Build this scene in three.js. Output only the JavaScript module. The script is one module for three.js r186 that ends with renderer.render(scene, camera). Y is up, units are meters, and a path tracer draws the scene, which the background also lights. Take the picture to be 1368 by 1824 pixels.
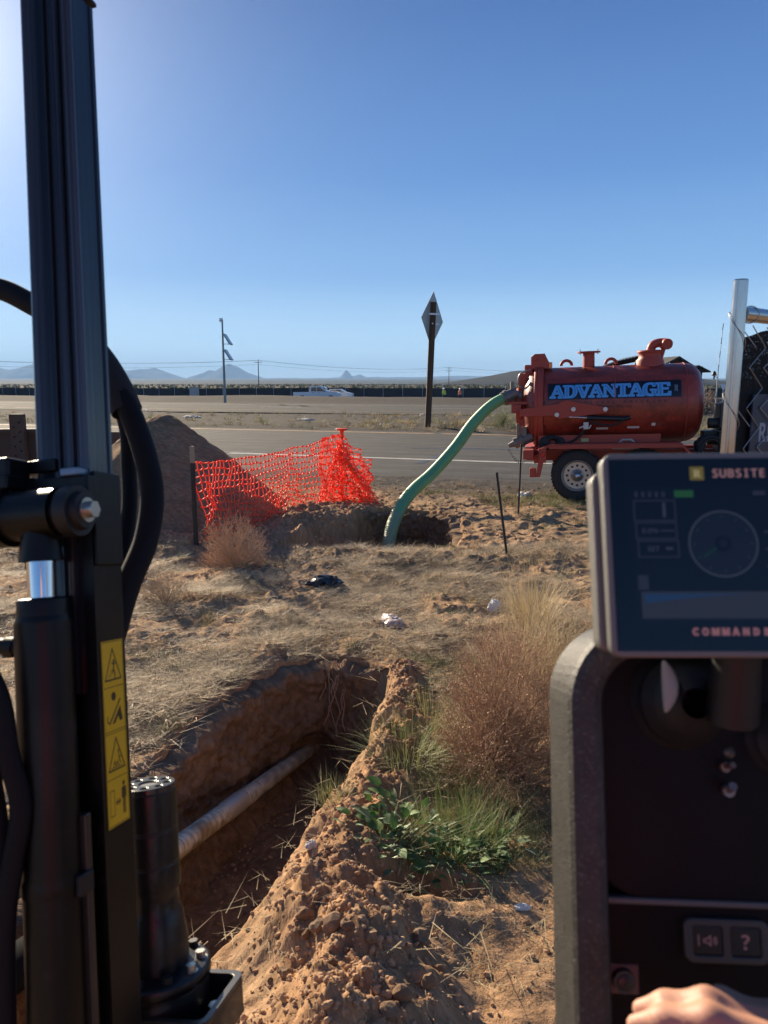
import * as THREE from 'three';
import { mergeGeometries, mergeVertices, toCreasedNormals } from 'three/addons/utils/BufferGeometryUtils.js';
import { RoundedBoxGeometry } from 'three/addons/geometries/RoundedBoxGeometry.js';
import { MarchingCubes } from 'three/addons/objects/MarchingCubes.js';

// ---------------------------------------------------------------- camera, sky, sun, exposure
const scene = new THREE.Scene();
const camera = new THREE.PerspectiveCamera(70, 768 / 1024, 0.05, 60000);
camera.position.set(0, 1.6, 0);
camera.rotation.set(-0.16883, 0, 0);
camera.focus = 7.5;
camera.userData.fStop = 7;
const renderer = new THREE.WebGLRenderer({ antialias: true });
renderer.setSize(768, 1024);
renderer.toneMapping = THREE.LinearToneMapping;
renderer.toneMappingExposure = 2.3;
renderer.shadowMap.enabled = true;
const SUN = new THREE.Vector3(-0.62, 0.435, -0.93).normalize();   // low morning sun, ahead and to the left
{
  const W = 1024, Hh = 512, data = new Float32Array(W * Hh * 4);
  // clear-air gradient by elevation (linear radiance) and the bright aureole round the sun
  const stops = [[-90, .21, .18, .15], [-2, .32, .41, .52], [0, .56, .72, .82], [3, .42, .63, .81], [8, .172, .345, .62], [15, .084, .212, .485], [25, .039, .12, .335], [45, .020, .066, .20], [90, .013, .041, .135]];
  for (let j = 0; j < Hh; j++) for (let i = 0; i < W; i++) {
    const el = ((j + .5) / Hh - .5) * Math.PI, az = ((i + .5) / W - .5) * 2 * Math.PI;
    const dx = Math.cos(el) * Math.cos(az), dy = Math.sin(el), dz = Math.cos(el) * Math.sin(az);
    const e = el * 180 / Math.PI;
    let k = 0; while (k < stops.length - 2 && e > stops[k + 1][0]) k++;
    const a = stops[k], b = stops[k + 1], t = THREE.MathUtils.clamp((e - a[0]) / (b[0] - a[0]), 0, 1);
    const cg = Math.max(-1, Math.min(1, dx * SUN.x + dy * SUN.y + dz * SUN.z)), g = Math.acos(cg) * 180 / Math.PI;
    const au = .75 * Math.exp(-g / 4.5) + .80 * Math.exp(-g / 8) + .04 * Math.exp(-g / 30);
    const up = e < -1 ? 0 : 1, o = (j * W + i) * 4;
    data[o] = (a[1] + (b[1] - a[1]) * t + au * 1.0 * up) * .6;
    data[o + 1] = (a[2] + (b[2] - a[2]) * t + au * .98 * up) * .6;
    data[o + 2] = (a[3] + (b[3] - a[3]) * t + au * .93 * up) * .6;
    data[o + 3] = 1;
  }
  const sky = new THREE.DataTexture(data, W, Hh, THREE.RGBAFormat, THREE.FloatType);
  sky.mapping = THREE.EquirectangularReflectionMapping;
  sky.magFilter = sky.minFilter = THREE.LinearFilter;
  sky.needsUpdate = true;
  scene.background = sky; scene.environment = sky;
}
const sun = new THREE.DirectionalLight(new THREE.Color().setRGB(1, .84, .62), 5.0);
sun.name = 'sun';
sun.position.copy(SUN).multiplyScalar(60); sun.target.position.set(0, 0, -6);
sun.position.add(sun.target.position);
sun.castShadow = true; sun.shadow.radius = 1;
Object.assign(sun.shadow.camera, { left: -25, right: 25, top: 25, bottom: -25, near: 1, far: 160 });
sun.shadow.mapSize.set(4096, 4096);
scene.add(sun, sun.target);
scene.fog = new THREE.FogExp2(new THREE.Color().setRGB(.36, .62, 1.0), 0.00007);

// ---------------------------------------------------------------- helpers
const V = (x, y, z) => new THREE.Vector3(x, y, z);
const lin = (r, g, b) => new THREE.Color().setRGB(r, g, b);
function rng(seed) { let a = seed >>> 0; return () => { a = (a + 0x6D2B79F5) | 0; let t = Math.imul(a ^ (a >>> 15), 1 | a); t = (t + Math.imul(t ^ (t >>> 7), 61 | t)) ^ t; return ((t ^ (t >>> 14)) >>> 0) / 4294967296; }; }
const clamp = THREE.MathUtils.clamp, sstep = (a, b, x) => { const t = clamp((x - a) / (b - a), 0, 1); return t * t * (3 - 2 * t); };
const mix = (a, b, t) => a + (b - a) * t;
function hash2(x, y, s) { let h = Math.imul(x | 0, 374761393) ^ Math.imul(y | 0, 668265263) ^ Math.imul(s | 0, 1274126177); h = Math.imul(h ^ (h >>> 13), 1274126177); return ((h ^ (h >>> 16)) >>> 0) / 4294967296; }
function vn(x, y, s = 0, per = 0) {
  const xi = Math.floor(x), yi = Math.floor(y), fx = x - xi, fy = y - yi, u = fx * fx * (3 - 2 * fx), v = fy * fy * (3 - 2 * fy);
  const w = per ? (n) => ((n % per) + per) % per : (n) => n;
  const a = hash2(w(xi), w(yi), s), b = hash2(w(xi + 1), w(yi), s), c = hash2(w(xi), w(yi + 1), s), d = hash2(w(xi + 1), w(yi + 1), s);
  return (a + (b - a) * u) * (1 - v) + (c + (d - c) * u) * v;
}
function fbm(x, y, s = 0, oct = 4, per = 0) { let r = 0, a = .5, t = 0; for (let i = 0; i < oct; i++) { r += a * vn(x, y, s + i * 17, per); t += a; a *= .5; x *= 2; y *= 2; per *= 2; } return r / t * 2 - 1; }
function ridge(x, y, s = 0, oct = 4) { let r = 0, a = .5, t = 0; for (let i = 0; i < oct; i++) { r += a * (1 - Math.abs(2 * vn(x, y, s + i * 31) - 1)); t += a; a *= .5; x *= 2; y *= 2; } return r / t; }

function tex(size, fn, { srgb = true, h = size } = {}) {                  // fn(u, v, i, j) -> [r, g, b] in 0..1
  const d = new Uint8Array(size * h * 4);
  for (let j = 0; j < h; j++) for (let i = 0; i < size; i++) { const c = fn(i / size, j / h, i, j), o = (j * size + i) * 4; d[o] = clamp(c[0], 0, 1) * 255; d[o + 1] = clamp(c[1], 0, 1) * 255; d[o + 2] = clamp(c[2], 0, 1) * 255; d[o + 3] = 255; }
  const t = new THREE.DataTexture(d, size, h, THREE.RGBAFormat); t.wrapS = t.wrapT = THREE.RepeatWrapping; t.magFilter = THREE.LinearFilter; t.minFilter = THREE.LinearMipmapLinearFilter; t.generateMipmaps = true;
  if (srgb) t.colorSpace = THREE.SRGBColorSpace; t.needsUpdate = true; return t;
}
function rep(t, x, y = x) { const c = t.clone(); c.repeat.set(x, y); c.needsUpdate = true; return c; }
function canvasTex(w, h, draw) {
  const c = document.createElement('canvas'); c.width = w; c.height = h; const g = c.getContext('2d'); draw(g, w, h);
  const t = new THREE.CanvasTexture(c); t.colorSpace = THREE.SRGBColorSpace; t.magFilter = THREE.LinearFilter; return t;
}
const std = (c, roughness = .8, metalness = 0, o = {}) => new THREE.MeshStandardMaterial({ color: c, roughness, metalness, ...o });
const phys = (c, roughness = .5, metalness = 0, o = {}) => new THREE.MeshPhysicalMaterial({ color: c, roughness, metalness, ...o });

// geometry pieces
function clean(g) { let n = g.index ? g.toNonIndexed() : g; for (const k of Object.keys(n.attributes)) if (!['position', 'normal', 'uv', 'color'].includes(k)) n.deleteAttribute(k); if (!n.attributes.normal) n.computeVertexNormals(); if (!n.attributes.uv) n.setAttribute('uv', new THREE.BufferAttribute(new Float32Array(n.attributes.position.count * 2), 2)); return n; }
function merge(list) { const l = list.map(clean); const col = l.every((g) => g.attributes.color); if (!col) l.forEach((g) => g.deleteAttribute('color')); return l.length === 1 ? l[0] : mergeGeometries(l); }
const move = (g, x, y, z) => g.translate(x, y, z);
function box(w, h, d, x = 0, y = 0, z = 0, r = 0) { const g = r > 0 ? new RoundedBoxGeometry(w, h, d, 2, Math.min(r, w / 2.02, h / 2.02, d / 2.02)) : new THREE.BoxGeometry(w, h, d); return g.translate(x, y, z); }
function rod(a, b, r1, r2 = r1, seg = 14, open = false) {
  const d = new THREE.Vector3().subVectors(b, a), L = d.length(), g = new THREE.CylinderGeometry(r2, r1, L, seg, 1, open);
  g.translate(0, L / 2, 0).applyQuaternion(new THREE.Quaternion().setFromUnitVectors(V(0, 1, 0), d.normalize())); return g.translate(a.x, a.y, a.z);
}
function tube(pts, r, seg = 60, rs = 12, closed = false) { const c = new THREE.CatmullRomCurve3(pts.map((p) => Array.isArray(p) ? V(...p) : p), closed, 'centripetal'); return new THREE.TubeGeometry(c, seg, r, rs, closed); }
function lathe(prof, seg = 40) { return new THREE.LatheGeometry(prof.map((p) => new THREE.Vector2(p[0], p[1])), seg); }
function ext(pts, depth, bevel = 0, holes = []) {
  const s = new THREE.Shape(pts.map((p) => new THREE.Vector2(p[0], p[1]))); for (const h of holes) s.holes.push(new THREE.Path(h.map((p) => new THREE.Vector2(p[0], p[1]))));
  return new THREE.ExtrudeGeometry(s, { depth, bevelEnabled: bevel > 0, bevelSize: bevel, bevelThickness: bevel, bevelSegments: 2, curveSegments: 10 });
}
function rrect(w, h, r, n = 6, cx = 0, cy = 0) { const o = []; for (const [sx, sy, a0] of [[1, 1, 0], [-1, 1, 90], [-1, -1, 180], [1, -1, 270]]) for (let i = 0; i <= n; i++) { const a = (a0 + 90 * i / n) * Math.PI / 180; o.push([cx + sx * (w / 2 - r) + Math.cos(a) * r, cy + sy * (h / 2 - r) + Math.sin(a) * r]); } return o; }
function circ(r, n = 24, cx = 0, cy = 0) { return Array.from({ length: n }, (_, i) => [cx + r * Math.cos(i / n * 2 * Math.PI), cy + r * Math.sin(i / n * 2 * Math.PI)]); }
function boxUV(g, s = 1) {                                                 // uv in metres by the way each face points
  g = clean(g); const p = g.attributes.position, uv = new Float32Array(p.count * 2), a = V(), b = V(), c = V(), n = V();
  for (let i = 0; i < p.count; i += 3) {
    a.fromBufferAttribute(p, i); b.fromBufferAttribute(p, i + 1); c.fromBufferAttribute(p, i + 2); n.subVectors(b, a).cross(c.clone().sub(a));
    const ax = Math.abs(n.x), ay = Math.abs(n.y), az = Math.abs(n.z);
    [a, b, c].forEach((q, k) => { const [u, v] = ay >= ax && ay >= az ? [q.x, q.z] : ax >= az ? [q.z, q.y] : [q.x, q.y]; uv[(i + k) * 2] = u * s; uv[(i + k) * 2 + 1] = v * s; });
  }
  g.setAttribute('uv', new THREE.BufferAttribute(uv, 2)); return g;
}
const taken = new Map();
function numbered(n) { const k = taken.get(n) ?? 0; taken.set(n, k + 1); return k ? n + '_' + String(k).padStart(3, '0') : n; }
function obj(name, geos, mat, parent) {                                    // one named mesh (a part when it has a parent)
  const g = Array.isArray(geos) ? merge(geos) : geos;
  const m = new THREE.Mesh(mat.userData.metres ? boxUV(g) : g, mat); m.name = parent && parent !== scene ? name : numbered(name); m.castShadow = m.receiveShadow = true; (parent ?? scene).add(m); return m;
}
function thing(name, label, category, pos = [0, 0, 0], ry = 0, group) {
  const o = new THREE.Group(); o.name = numbered(name); o.position.set(...pos); o.rotation.y = ry; o.userData = { label, category }; if (group) o.userData.group = group; scene.add(o); return o;
}
function tag(o, label, category, group, kind) { o.userData.label = label; o.userData.category = category; if (group) o.userData.group = group; if (kind) o.userData.kind = kind; return o; }
function struct(o, label, category) { o.userData.kind = 'structure'; o.userData.label = label; o.userData.category = category; return o; }

// continuous figure: distances to tapered capsules, smooth-joined, meshed with marching cubes
function field(bones, lo, hi, cell, k = .02) {
  const size = Math.max(hi[0] - lo[0], hi[1] - lo[1], hi[2] - lo[2]), res = Math.ceil(size / cell) + 6, half = res * cell / 2, cx = (lo[0] + hi[0]) / 2, cy = (lo[1] + hi[1]) / 2, cz = (lo[2] + hi[2]) / 2;
  const mc = new MarchingCubes(res, new THREE.MeshStandardMaterial(), false, false, 400000); mc.isolation = 0;
  const bs = bones.map(([a, ra, b, rb]) => { const d = [b[0] - a[0], b[1] - a[1], b[2] - a[2]]; return [a, ra, d, rb, d[0] * d[0] + d[1] * d[1] + d[2] * d[2] || 1e-9]; });
  for (let z = 0; z < res; z++) for (let y = 0; y < res; y++) for (let x = 0; x < res; x++) {
    const px = cx + (x - res / 2) * cell, py = cy + (y - res / 2) * cell, pz = cz + (z - res / 2) * cell; let acc = 0, dmin = 1e9;
    for (const [a, ra, d, rb, dd] of bs) {
      const qx = px - a[0], qy = py - a[1], qz = pz - a[2], t = clamp((qx * d[0] + qy * d[1] + qz * d[2]) / dd, 0, 1);
      const ex = qx - d[0] * t, ey = qy - d[1] * t, ez = qz - d[2] * t, e = Math.sqrt(ex * ex + ey * ey + ez * ez) - (ra + (rb - ra) * t);
      dmin = Math.min(dmin, e); acc += Math.exp(-Math.max(-.5, Math.min(e, 1)) / k);
    }
    mc.field[z * res * res + y * res + x] = -(dmin > .3 ? dmin : -k * Math.log(Math.max(acc, 1e-30)));
  }
  mc.update();
  const g = new THREE.BufferGeometry(), n = mc.count * 3, P = new Float32Array(mc.positionArray.subarray(0, n));
  for (let i = 0; i < n; i += 3) { P[i] = P[i] * half + cx; P[i + 1] = P[i + 1] * half + cy; P[i + 2] = P[i + 2] * half + cz; }
  g.setAttribute('position', new THREE.BufferAttribute(P, 3));
  let w = mergeVertices(g, 1e-5); w.computeVertexNormals(); return clean(w);
}
function tubePoly(pts, r, rs = 5) { const l = []; for (let i = 0; i + 1 < pts.length; i++) l.push(rod(pts[i], pts[i + 1], r, r, rs, true)); return merge(l); }
// ---------------------------------------------------------------- ground
const ROAD = 19 * Math.PI / 180, RC = Math.cos(ROAD), RS = Math.sin(ROAD);
const roadS = (x, d) => x * RS + d * RC;                                   // metres across the highway, away from the camera
const roadPoint = (s, t) => [s * RS + t * RC, s * RC - t * RS];             // (across, along) -> (x, d)
const roadYaw = -ROAD;
function polyDist(P, x, y) {                                               // signed distance, negative inside
  let d = 1e9, inside = false;
  for (let i = 0, j = P.length - 1; i < P.length; j = i++) {
    const [ax, ay] = P[j], [bx, by] = P[i], ex = bx - ax, ey = by - ay, t = clamp(((x - ax) * ex + (y - ay) * ey) / (ex * ex + ey * ey), 0, 1);
    d = Math.min(d, Math.hypot(x - ax - ex * t, y - ay - ey * t));
    if ((by > y) !== (ay > y) && x < (ax - bx) * (y - by) / (ay - by) + bx) inside = !inside;
  }
  return inside ? -d : d;
}
const PIT1 = [[-.36, 4.24], [-.58, 4.06], [-.80, 3.76], [-.97, 3.3], [-1.08, 2.9], [-1.16, 2.4], [-1.22, 1.9], [-.95, 1.62], [-.60, 1.74], [-.41, 2.05], [-.29, 2.55], [-.17, 2.88], [-.075, 3.2], [-.01, 3.6], [.02, 4.0], [-.10, 4.2]];
const PIT2 = [[-1.05, 7.25], [-.55, 7.06], [.1, 7.0], [.62, 7.18], [.88, 7.9], [.92, 9.0], [.55, 9.45], [.0, 9.5], [-.35, 9.0], [-.7, 8.2]];
function segDist(P, x, y) { let best = 1e9, bt = 0; for (let i = 0; i + 1 < P.length; i++) { const [ax, ay] = P[i], [bx, by] = P[i + 1], ex = bx - ax, ey = by - ay, t = clamp(((x - ax) * ex + (y - ay) * ey) / (ex * ex + ey * ey), 0, 1), d = Math.hypot(x - ax - ex * t, y - ay - ey * t); if (d < best) { best = d; bt = i + t; } } return [best, bt / (P.length - 1)]; }
const SPOIL = [[.13, 3.95], [.10, 3.5], [.06, 3.05], [-.05, 2.62], [-.13, 2.2], [-.12, 1.85], [-.06, 1.35]];
function groundInfo(x, d) {
  let y = 0, fresh = 0, pit = 0, spoil = 0;
  const s = roadS(x, d), onRoad = sstep(12.2, 13.4, s) * (1 - sstep(25.2, 26.2, s)) + sstep(41.8, 42.8, s) * (1 - sstep(66, 68, s));
  const rough = 1 - onRoad;
  if (d < 40 && Math.abs(x) < 40) {
    y += .05 * fbm(x * .7, d * .7, 3, 3) + .035 * fbm(x * 2.3, d * 2.3, 5, 4) * rough;
    if (d < 16) { y += .024 * fbm(x * 8, d * 8, 9, 3) * rough; if (Math.abs(x) < 7) { const lump = sstep(3.0, 4.6, d), calm = 1 - .6 * sstep(2.5, 2.1, d) * sstep(.05, .25, x); y += (.012 * fbm(x * 27, d * 27, 11, 3) + (.012 + .030 * lump) * Math.pow(ridge(x * 5, d * 5, 21, 3), 3) + .075 * lump * Math.max(0, fbm(x * 3.1, d * 3.1, 23, 4)) + .03 * lump * Math.max(0, fbm(x * 9, d * 9, 25, 3))) * rough * calm; } }
    const verge = s < 20 ? sstep(8.5, 11.2, s) : 0; y *= 1 - .7 * verge; y *= 1 - .9 * onRoad; y += .036 * verge * (1 - onRoad);
  } else y += .12 * fbm(x * .11, d * .11, 3, 3) * rough * sstep(26, 50, s);
  y -= onRoad * .03;
  y += .12 * sstep(26.5, 29, s) * (1 - sstep(38, 41, s));                   // the median stands a little proud
  const b = s - 78; y += .62 * Math.exp(-b * b / 34) * (1 + .25 * fbm(x * .09, d * .09, 33, 2));   // bank beyond the far carriageway
  y -= .32 * sstep(83, 92, s) * (1 - sstep(125, 170, s));
  if (d > 150) { const r = d; y += (r - 150) * .0052 * sstep(150, 600, r) + Math.max(0, r - 3500) * .0085; }
  if (d < 6) {
    const wob = .05 * fbm(x * 3.2, d * 3.2, 51, 3) + .012 * fbm(x * 9, d * 9, 53, 2);
    const q = polyDist(PIT1, x, d) + wob;
    if (q < .5) {
      const w = sstep(.02, -.075, q), floor = -.80 + .05 * fbm(x * 2.2, d * 2.2, 57, 3) + .02 * fbm(x * 9, d * 9, 58, 3) + .22 * sstep(2.3, 1.7, d);
      y = mix(y - .03 * sstep(.25, 0, q), floor, w); pit = w; fresh = Math.max(fresh, sstep(.12, 0, q) * .8);
      y += w * (1 - w) * .5 * (.22 * fbm(x * 9, d * 9, 59, 3));
    }
    const [sd, st] = segDist(SPOIL, x + .06 * fbm(x * 3, d * 3, 61, 2), d + .06 * fbm(x * 3 + 9, d * 3, 62, 2));
    const hh = mix(.05, .165, sstep(.45, .98, st)) * (1 + .35 * fbm(x * 4, d * 4, 63, 2)), ww = mix(.17, .34, sstep(.35, 1, st));
    const m = Math.exp(-sd * sd / (ww * ww * .55));
    y += hh * m * (1 - .85 * pit); spoil = m * (1 - pit);
    y += spoil * (.075 * Math.abs(fbm(x * 6, d * 6, 65, 4)) + .045 * fbm(x * 17, d * 17, 66, 4) + .026 * Math.pow(ridge(x * 13, d * 13, 67, 3), 4));
    fresh = Math.max(fresh, sstep(.25, .7, spoil));
    const hole = Math.hypot((x - .10) / .22, (d - 2.12) / .09); y -= .12 * sstep(1.2, .3, hole);
    fresh = Math.max(fresh, .75 * sstep(2.35, 1.9, d) * sstep(-.3, .1, x));
  }
  if (d > 5.5 && d < 12 && Math.abs(x) < 4) {
    const q = polyDist(PIT2, x, d) + .07 * fbm(x * 2.4, d * 2.4, 71, 3) + .025 * fbm(x * 9, d * 9, 72, 2);
    const soft = mix(.17, .65, sstep(.1, -.8, x) * sstep(7.4, 8.1, d)), w = sstep(.04, -soft, q);
    const lip = .17 * Math.exp(-Math.pow((x + .95) / .5, 2) - Math.pow((d - 8.5) / .9, 2)) + .09 * Math.exp(-Math.pow((x + .1) / .9, 2) - Math.pow((d - 6.6) / .28, 2)) + .16 * Math.exp(-Math.pow((x + 2.0) / .5, 2) - Math.pow((d - 7.2) / .35, 2));
    y += lip * (1 + .5 * fbm(x * 5, d * 5, 74, 3));
    y = mix(y, -.85 + .05 * fbm(x * 3, d * 3, 73, 2), w); pit = Math.max(pit, w); fresh = Math.max(fresh, sstep(.2, -.05, q) * .9, sstep(.05, .14, lip) * .8);
  }
  return { y, fresh, pit, spoil, onRoad, s };
}
const groundY = (x, z) => groundInfo(x, -z).y;

const soilMap = tex(1024, (u, v, i, j) => {                                 // 1.6 m of grit and crumbs, tone only
  const a = fbm(u * 8, v * 8, 101, 4, 8), b = fbm(u * 64, v * 64, 103, 3, 64), c = hash2(i, j, 7) - .5, sp = hash2(i >> 1, j >> 1, 9);
  let t = .80 + .10 * a + .14 * b + .10 * c; if (sp > .985) t += .14; if (sp < .02) t -= .2;
  return [t, t * (1 - .012 * a), t * (1 - .03 * a)];
});
const soilBump = tex(1024, (u, v, i, j) => { const b = .5 + .28 * fbm(u * 20, v * 20, 111, 4, 20) + .3 * fbm(u * 90, v * 90, 113, 3, 90) * .6 + .1 * (hash2(i >> 1, j >> 1, 3) - .5); return [b, b, b]; }, { srgb: false });
const soilMat = phys(0xffffff, 1, 0, { vertexColors: true, specularIntensity: .12, map: rep(soilMap, .62), bumpMap: rep(soilBump, .62), bumpScale: .011 });
{
  const lines = (parts) => { const o = []; for (const [a, b, st] of parts) for (let v = a; v < b - 1e-6; v += st) o.push(v); return o; };
  const grow = (v, st, k, max) => { const o = []; while (v < max) { o.push(v); st *= k; v += st; } o.push(max); return o; };
  const right = grow(2.2, .06, 1.075, 16000), left = grow(2.2, .06, 1.075, 16000).map((v) => -v).reverse();
  const X = [...left, ...lines([[-2.14, -1.42, .03], [-1.42, .98, .0135], [.98, 2.14, .03]]), ...right];
  const back = grow(.2, .06, 1.18, 300).map((v) => -v + .0).reverse();
  const D = [...back, ...lines([[-.14, 1.2, .05], [1.2, 4.6, .0135], [4.6, 10, .03], [10, 13, .05]]), ...grow(13, .09, 1.05, 19000)];
  const nx = X.length, nd = D.length, P = new Float32Array(nx * nd * 3), C = new Float32Array(nx * nd * 3), UV = new Float32Array(nx * nd * 2), I = new Uint32Array((nx - 1) * (nd - 1) * 6);
  const tan = [.44, .285, .168], red = [.43, .255, .140], grey = [.31, .222, .142], gravel = [.082, .078, .075], scrub = [.042, .044, .025];
  for (let j = 0, k = 0; j < nd; j++) for (let i = 0; i < nx; i++, k++) {
    const x = X[i], d = D[j], g = groundInfo(x, d);
    const wall = d < 12 ? clamp(4 * g.pit * (1 - g.pit), 0, 1) : 0, wx = wall * (.05 * fbm(d * 4 + 3, g.y * 7, 91, 3) + .02 * fbm(d * 13, g.y * 16, 92, 2)), wd = wall * (.05 * fbm(x * 4 + 8, g.y * 7, 93, 3) + .02 * fbm(x * 13, g.y * 16, 94, 2));
    const bore = g.pit > .15 && d > 3.7 && d < 4.6 ? .34 * Math.exp(-(Math.pow(x + .45, 2) + Math.pow(g.y + .63, 2)) / .016) * g.pit : 0;   // the hole the rod has bored
    P[k * 3] = x + wx + bore * .23; P[k * 3 + 1] = g.y - bore * .25; P[k * 3 + 2] = -d - wd - bore;
    UV[k * 2] = x + .55 * g.y; UV[k * 2 + 1] = -d + .83 * g.y;
    let c = tan.slice(); const to = (q, t) => { c = c.map((v, n) => mix(v, q[n], t)); };
    to(grey, .75 * sstep(-.25, .35, fbm(x * .9, d * .9, 81, 4)) * sstep(2.6, 4.2, d));
    to(gravel, sstep(9.5, 11.5, g.s) * (1 - sstep(90, 160, g.s)) * .96);
    to([.135, .118, .092], .6 * sstep(26, 28, g.s) * (1 - sstep(30, 34, g.s)));
    to(scrub, sstep(95, 180, d) * .97);
    to(red, g.fresh); to([.31, .20, .125], g.pit * .9);
    const n = 1 + .13 * fbm(x * 4.5, d * 4.5, 87, 4) + .10 * fbm(x * 21, d * 21, 88, 2);
    for (let q = 0; q < 3; q++) C[k * 3 + q] = c[q] * n * 1.28;
  }
  for (let j = 0, o = 0; j < nd - 1; j++) for (let i = 0; i < nx - 1; i++) { const a = j * nx + i, b = a + 1, c = a + nx, e = c + 1; I[o++] = a; I[o++] = b; I[o++] = e; I[o++] = a; I[o++] = e; I[o++] = c; }
  const g = new THREE.BufferGeometry(); g.setAttribute('position', new THREE.BufferAttribute(P, 3)); g.setAttribute('color', new THREE.BufferAttribute(C, 3)); g.setAttribute('uv', new THREE.BufferAttribute(UV, 2)); g.setIndex(new THREE.BufferAttribute(I, 1)); g.computeVertexNormals();
  const m = new THREE.Mesh(g, soilMat); m.name = 'ground'; m.castShadow = m.receiveShadow = true; scene.add(m);
  struct(m, 'dry sandy desert ground with dug pits and loose soil', 'ground'); console.log('ground verts', nx * nd);
}
const ground = scene.getObjectByName('ground');
// the cut faces of the pits, finer than the sheet can carry
function cutFace(P, i0, i1, yTop, yBot, wobble, tint, seed, bore) {
  const path = []; for (let i = i0; i < i1; i++) { const a = P[i % P.length], b = P[(i + 1) % P.length], n = Math.max(2, Math.ceil(Math.hypot(b[0] - a[0], b[1] - a[1]) / .016)); for (let k = 0; k < n; k++) path.push([mix(a[0], b[0], k / n), mix(a[1], b[1], k / n)]); } path.push(P[i1 % P.length]);
  const sm = path.map((_, i) => { let x = 0, d = 0, c = 0; for (let k = -5; k <= 5; k++) { const q = path[clamp(i + k, 0, path.length - 1)]; x += q[0]; d += q[1]; c++; } return [x / c, d / c]; });
  const rows = 54, V3 = [], UV = [], C = [], I = []; let len = 0;
  sm.forEach(([x, d], i) => {
    const p = sm[Math.max(0, i - 2)], q = sm[Math.min(sm.length - 1, i + 2)], tx = q[0] - p[0], td = q[1] - p[1], L = Math.hypot(tx, td) || 1; let nx = td / L, nd = -tx / L; if (polyDist(P, x + nx * .03, d + nd * .03) > 0) { nx = -nx; nd = -nd; }
    if (i) len += Math.hypot(x - sm[i - 1][0], d - sm[i - 1][1]);
    for (let j = 0; j <= rows; j++) {
      const v = j / rows, top = groundInfo(x - nx * .05, d - nd * .05).y, y = mix(top + yTop + .022 * fbm(len * 9, 2, seed + 12, 3) * sstep(.02, .06, v), yBot, v), w = wobble(x, d);
      let o = w + .045 + .050 * sstep(0, .05, v) + .018 * fbm(len * 30, y * 34, seed + 10, 2) * sstep(.01, .06, v) + .05 * fbm(len * 4, y * 5, seed, 4) + .022 * fbm(len * 17, y * 19, seed + 2, 3) + .05 * sstep(.75, 1, v) - .02 * Math.sin(v * 3.14);
      const ledge = Math.pow(ridge(len * 2.1, y * 6.5, seed + 4, 3), 4); o += .035 * ledge;
      const end = Math.min(i, sm.length - 1 - i); o -= .16 * sstep(16, 0, end);
      if (j < 2) o = w - .055 + j * .055;
      if (bore) o -= .42 * Math.exp(-(Math.pow(x - bore[0], 2) + Math.pow(d - bore[2], 2) * .3 + Math.pow(y - bore[1], 2)) / .011);
      V3.push(x + nx * o, y - (j === 0 ? .03 : 0), -(d + nd * o)); UV.push(len, y); const n = 1 + .16 * fbm(len * 5, y * 5, seed + 6, 4) + .12 * fbm(len * 2, y * 9, seed + 8, 3); C.push(tint[0] * n, tint[1] * n, tint[2] * n);
    }
  });
  for (let i = 0; i + 1 < sm.length; i++) for (let j = 0; j < rows; j++) { const a = i * (rows + 1) + j, c = a + rows + 1; I.push(a, c, a + 1, c, c + 1, a + 1); }
  const g = new THREE.BufferGeometry(); g.setAttribute('position', new THREE.Float32BufferAttribute(V3, 3)); g.setAttribute('color', new THREE.Float32BufferAttribute(C, 3)); g.setAttribute('uv', new THREE.Float32BufferAttribute(UV, 2)); g.setIndex(I); g.computeVertexNormals();
  return obj('cut_bank', g, soilMat, ground);
}
cutFace(PIT1, 14, 22, -.008, -.86, (x, d) => .05 * fbm(x * 3.2, d * 3.2, 51, 3) + .012 * fbm(x * 9, d * 9, 53, 2), [.35, .228, .145], 951, [-.45, -.63, 4.2]);
cutFace(PIT2, 2, 8, -.012, -.92, (x, d) => .07 * fbm(x * 2.4, d * 2.4, 71, 3) + .025 * fbm(x * 9, d * 9, 72, 2), [.36, .24, .155], 961, null);

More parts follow.
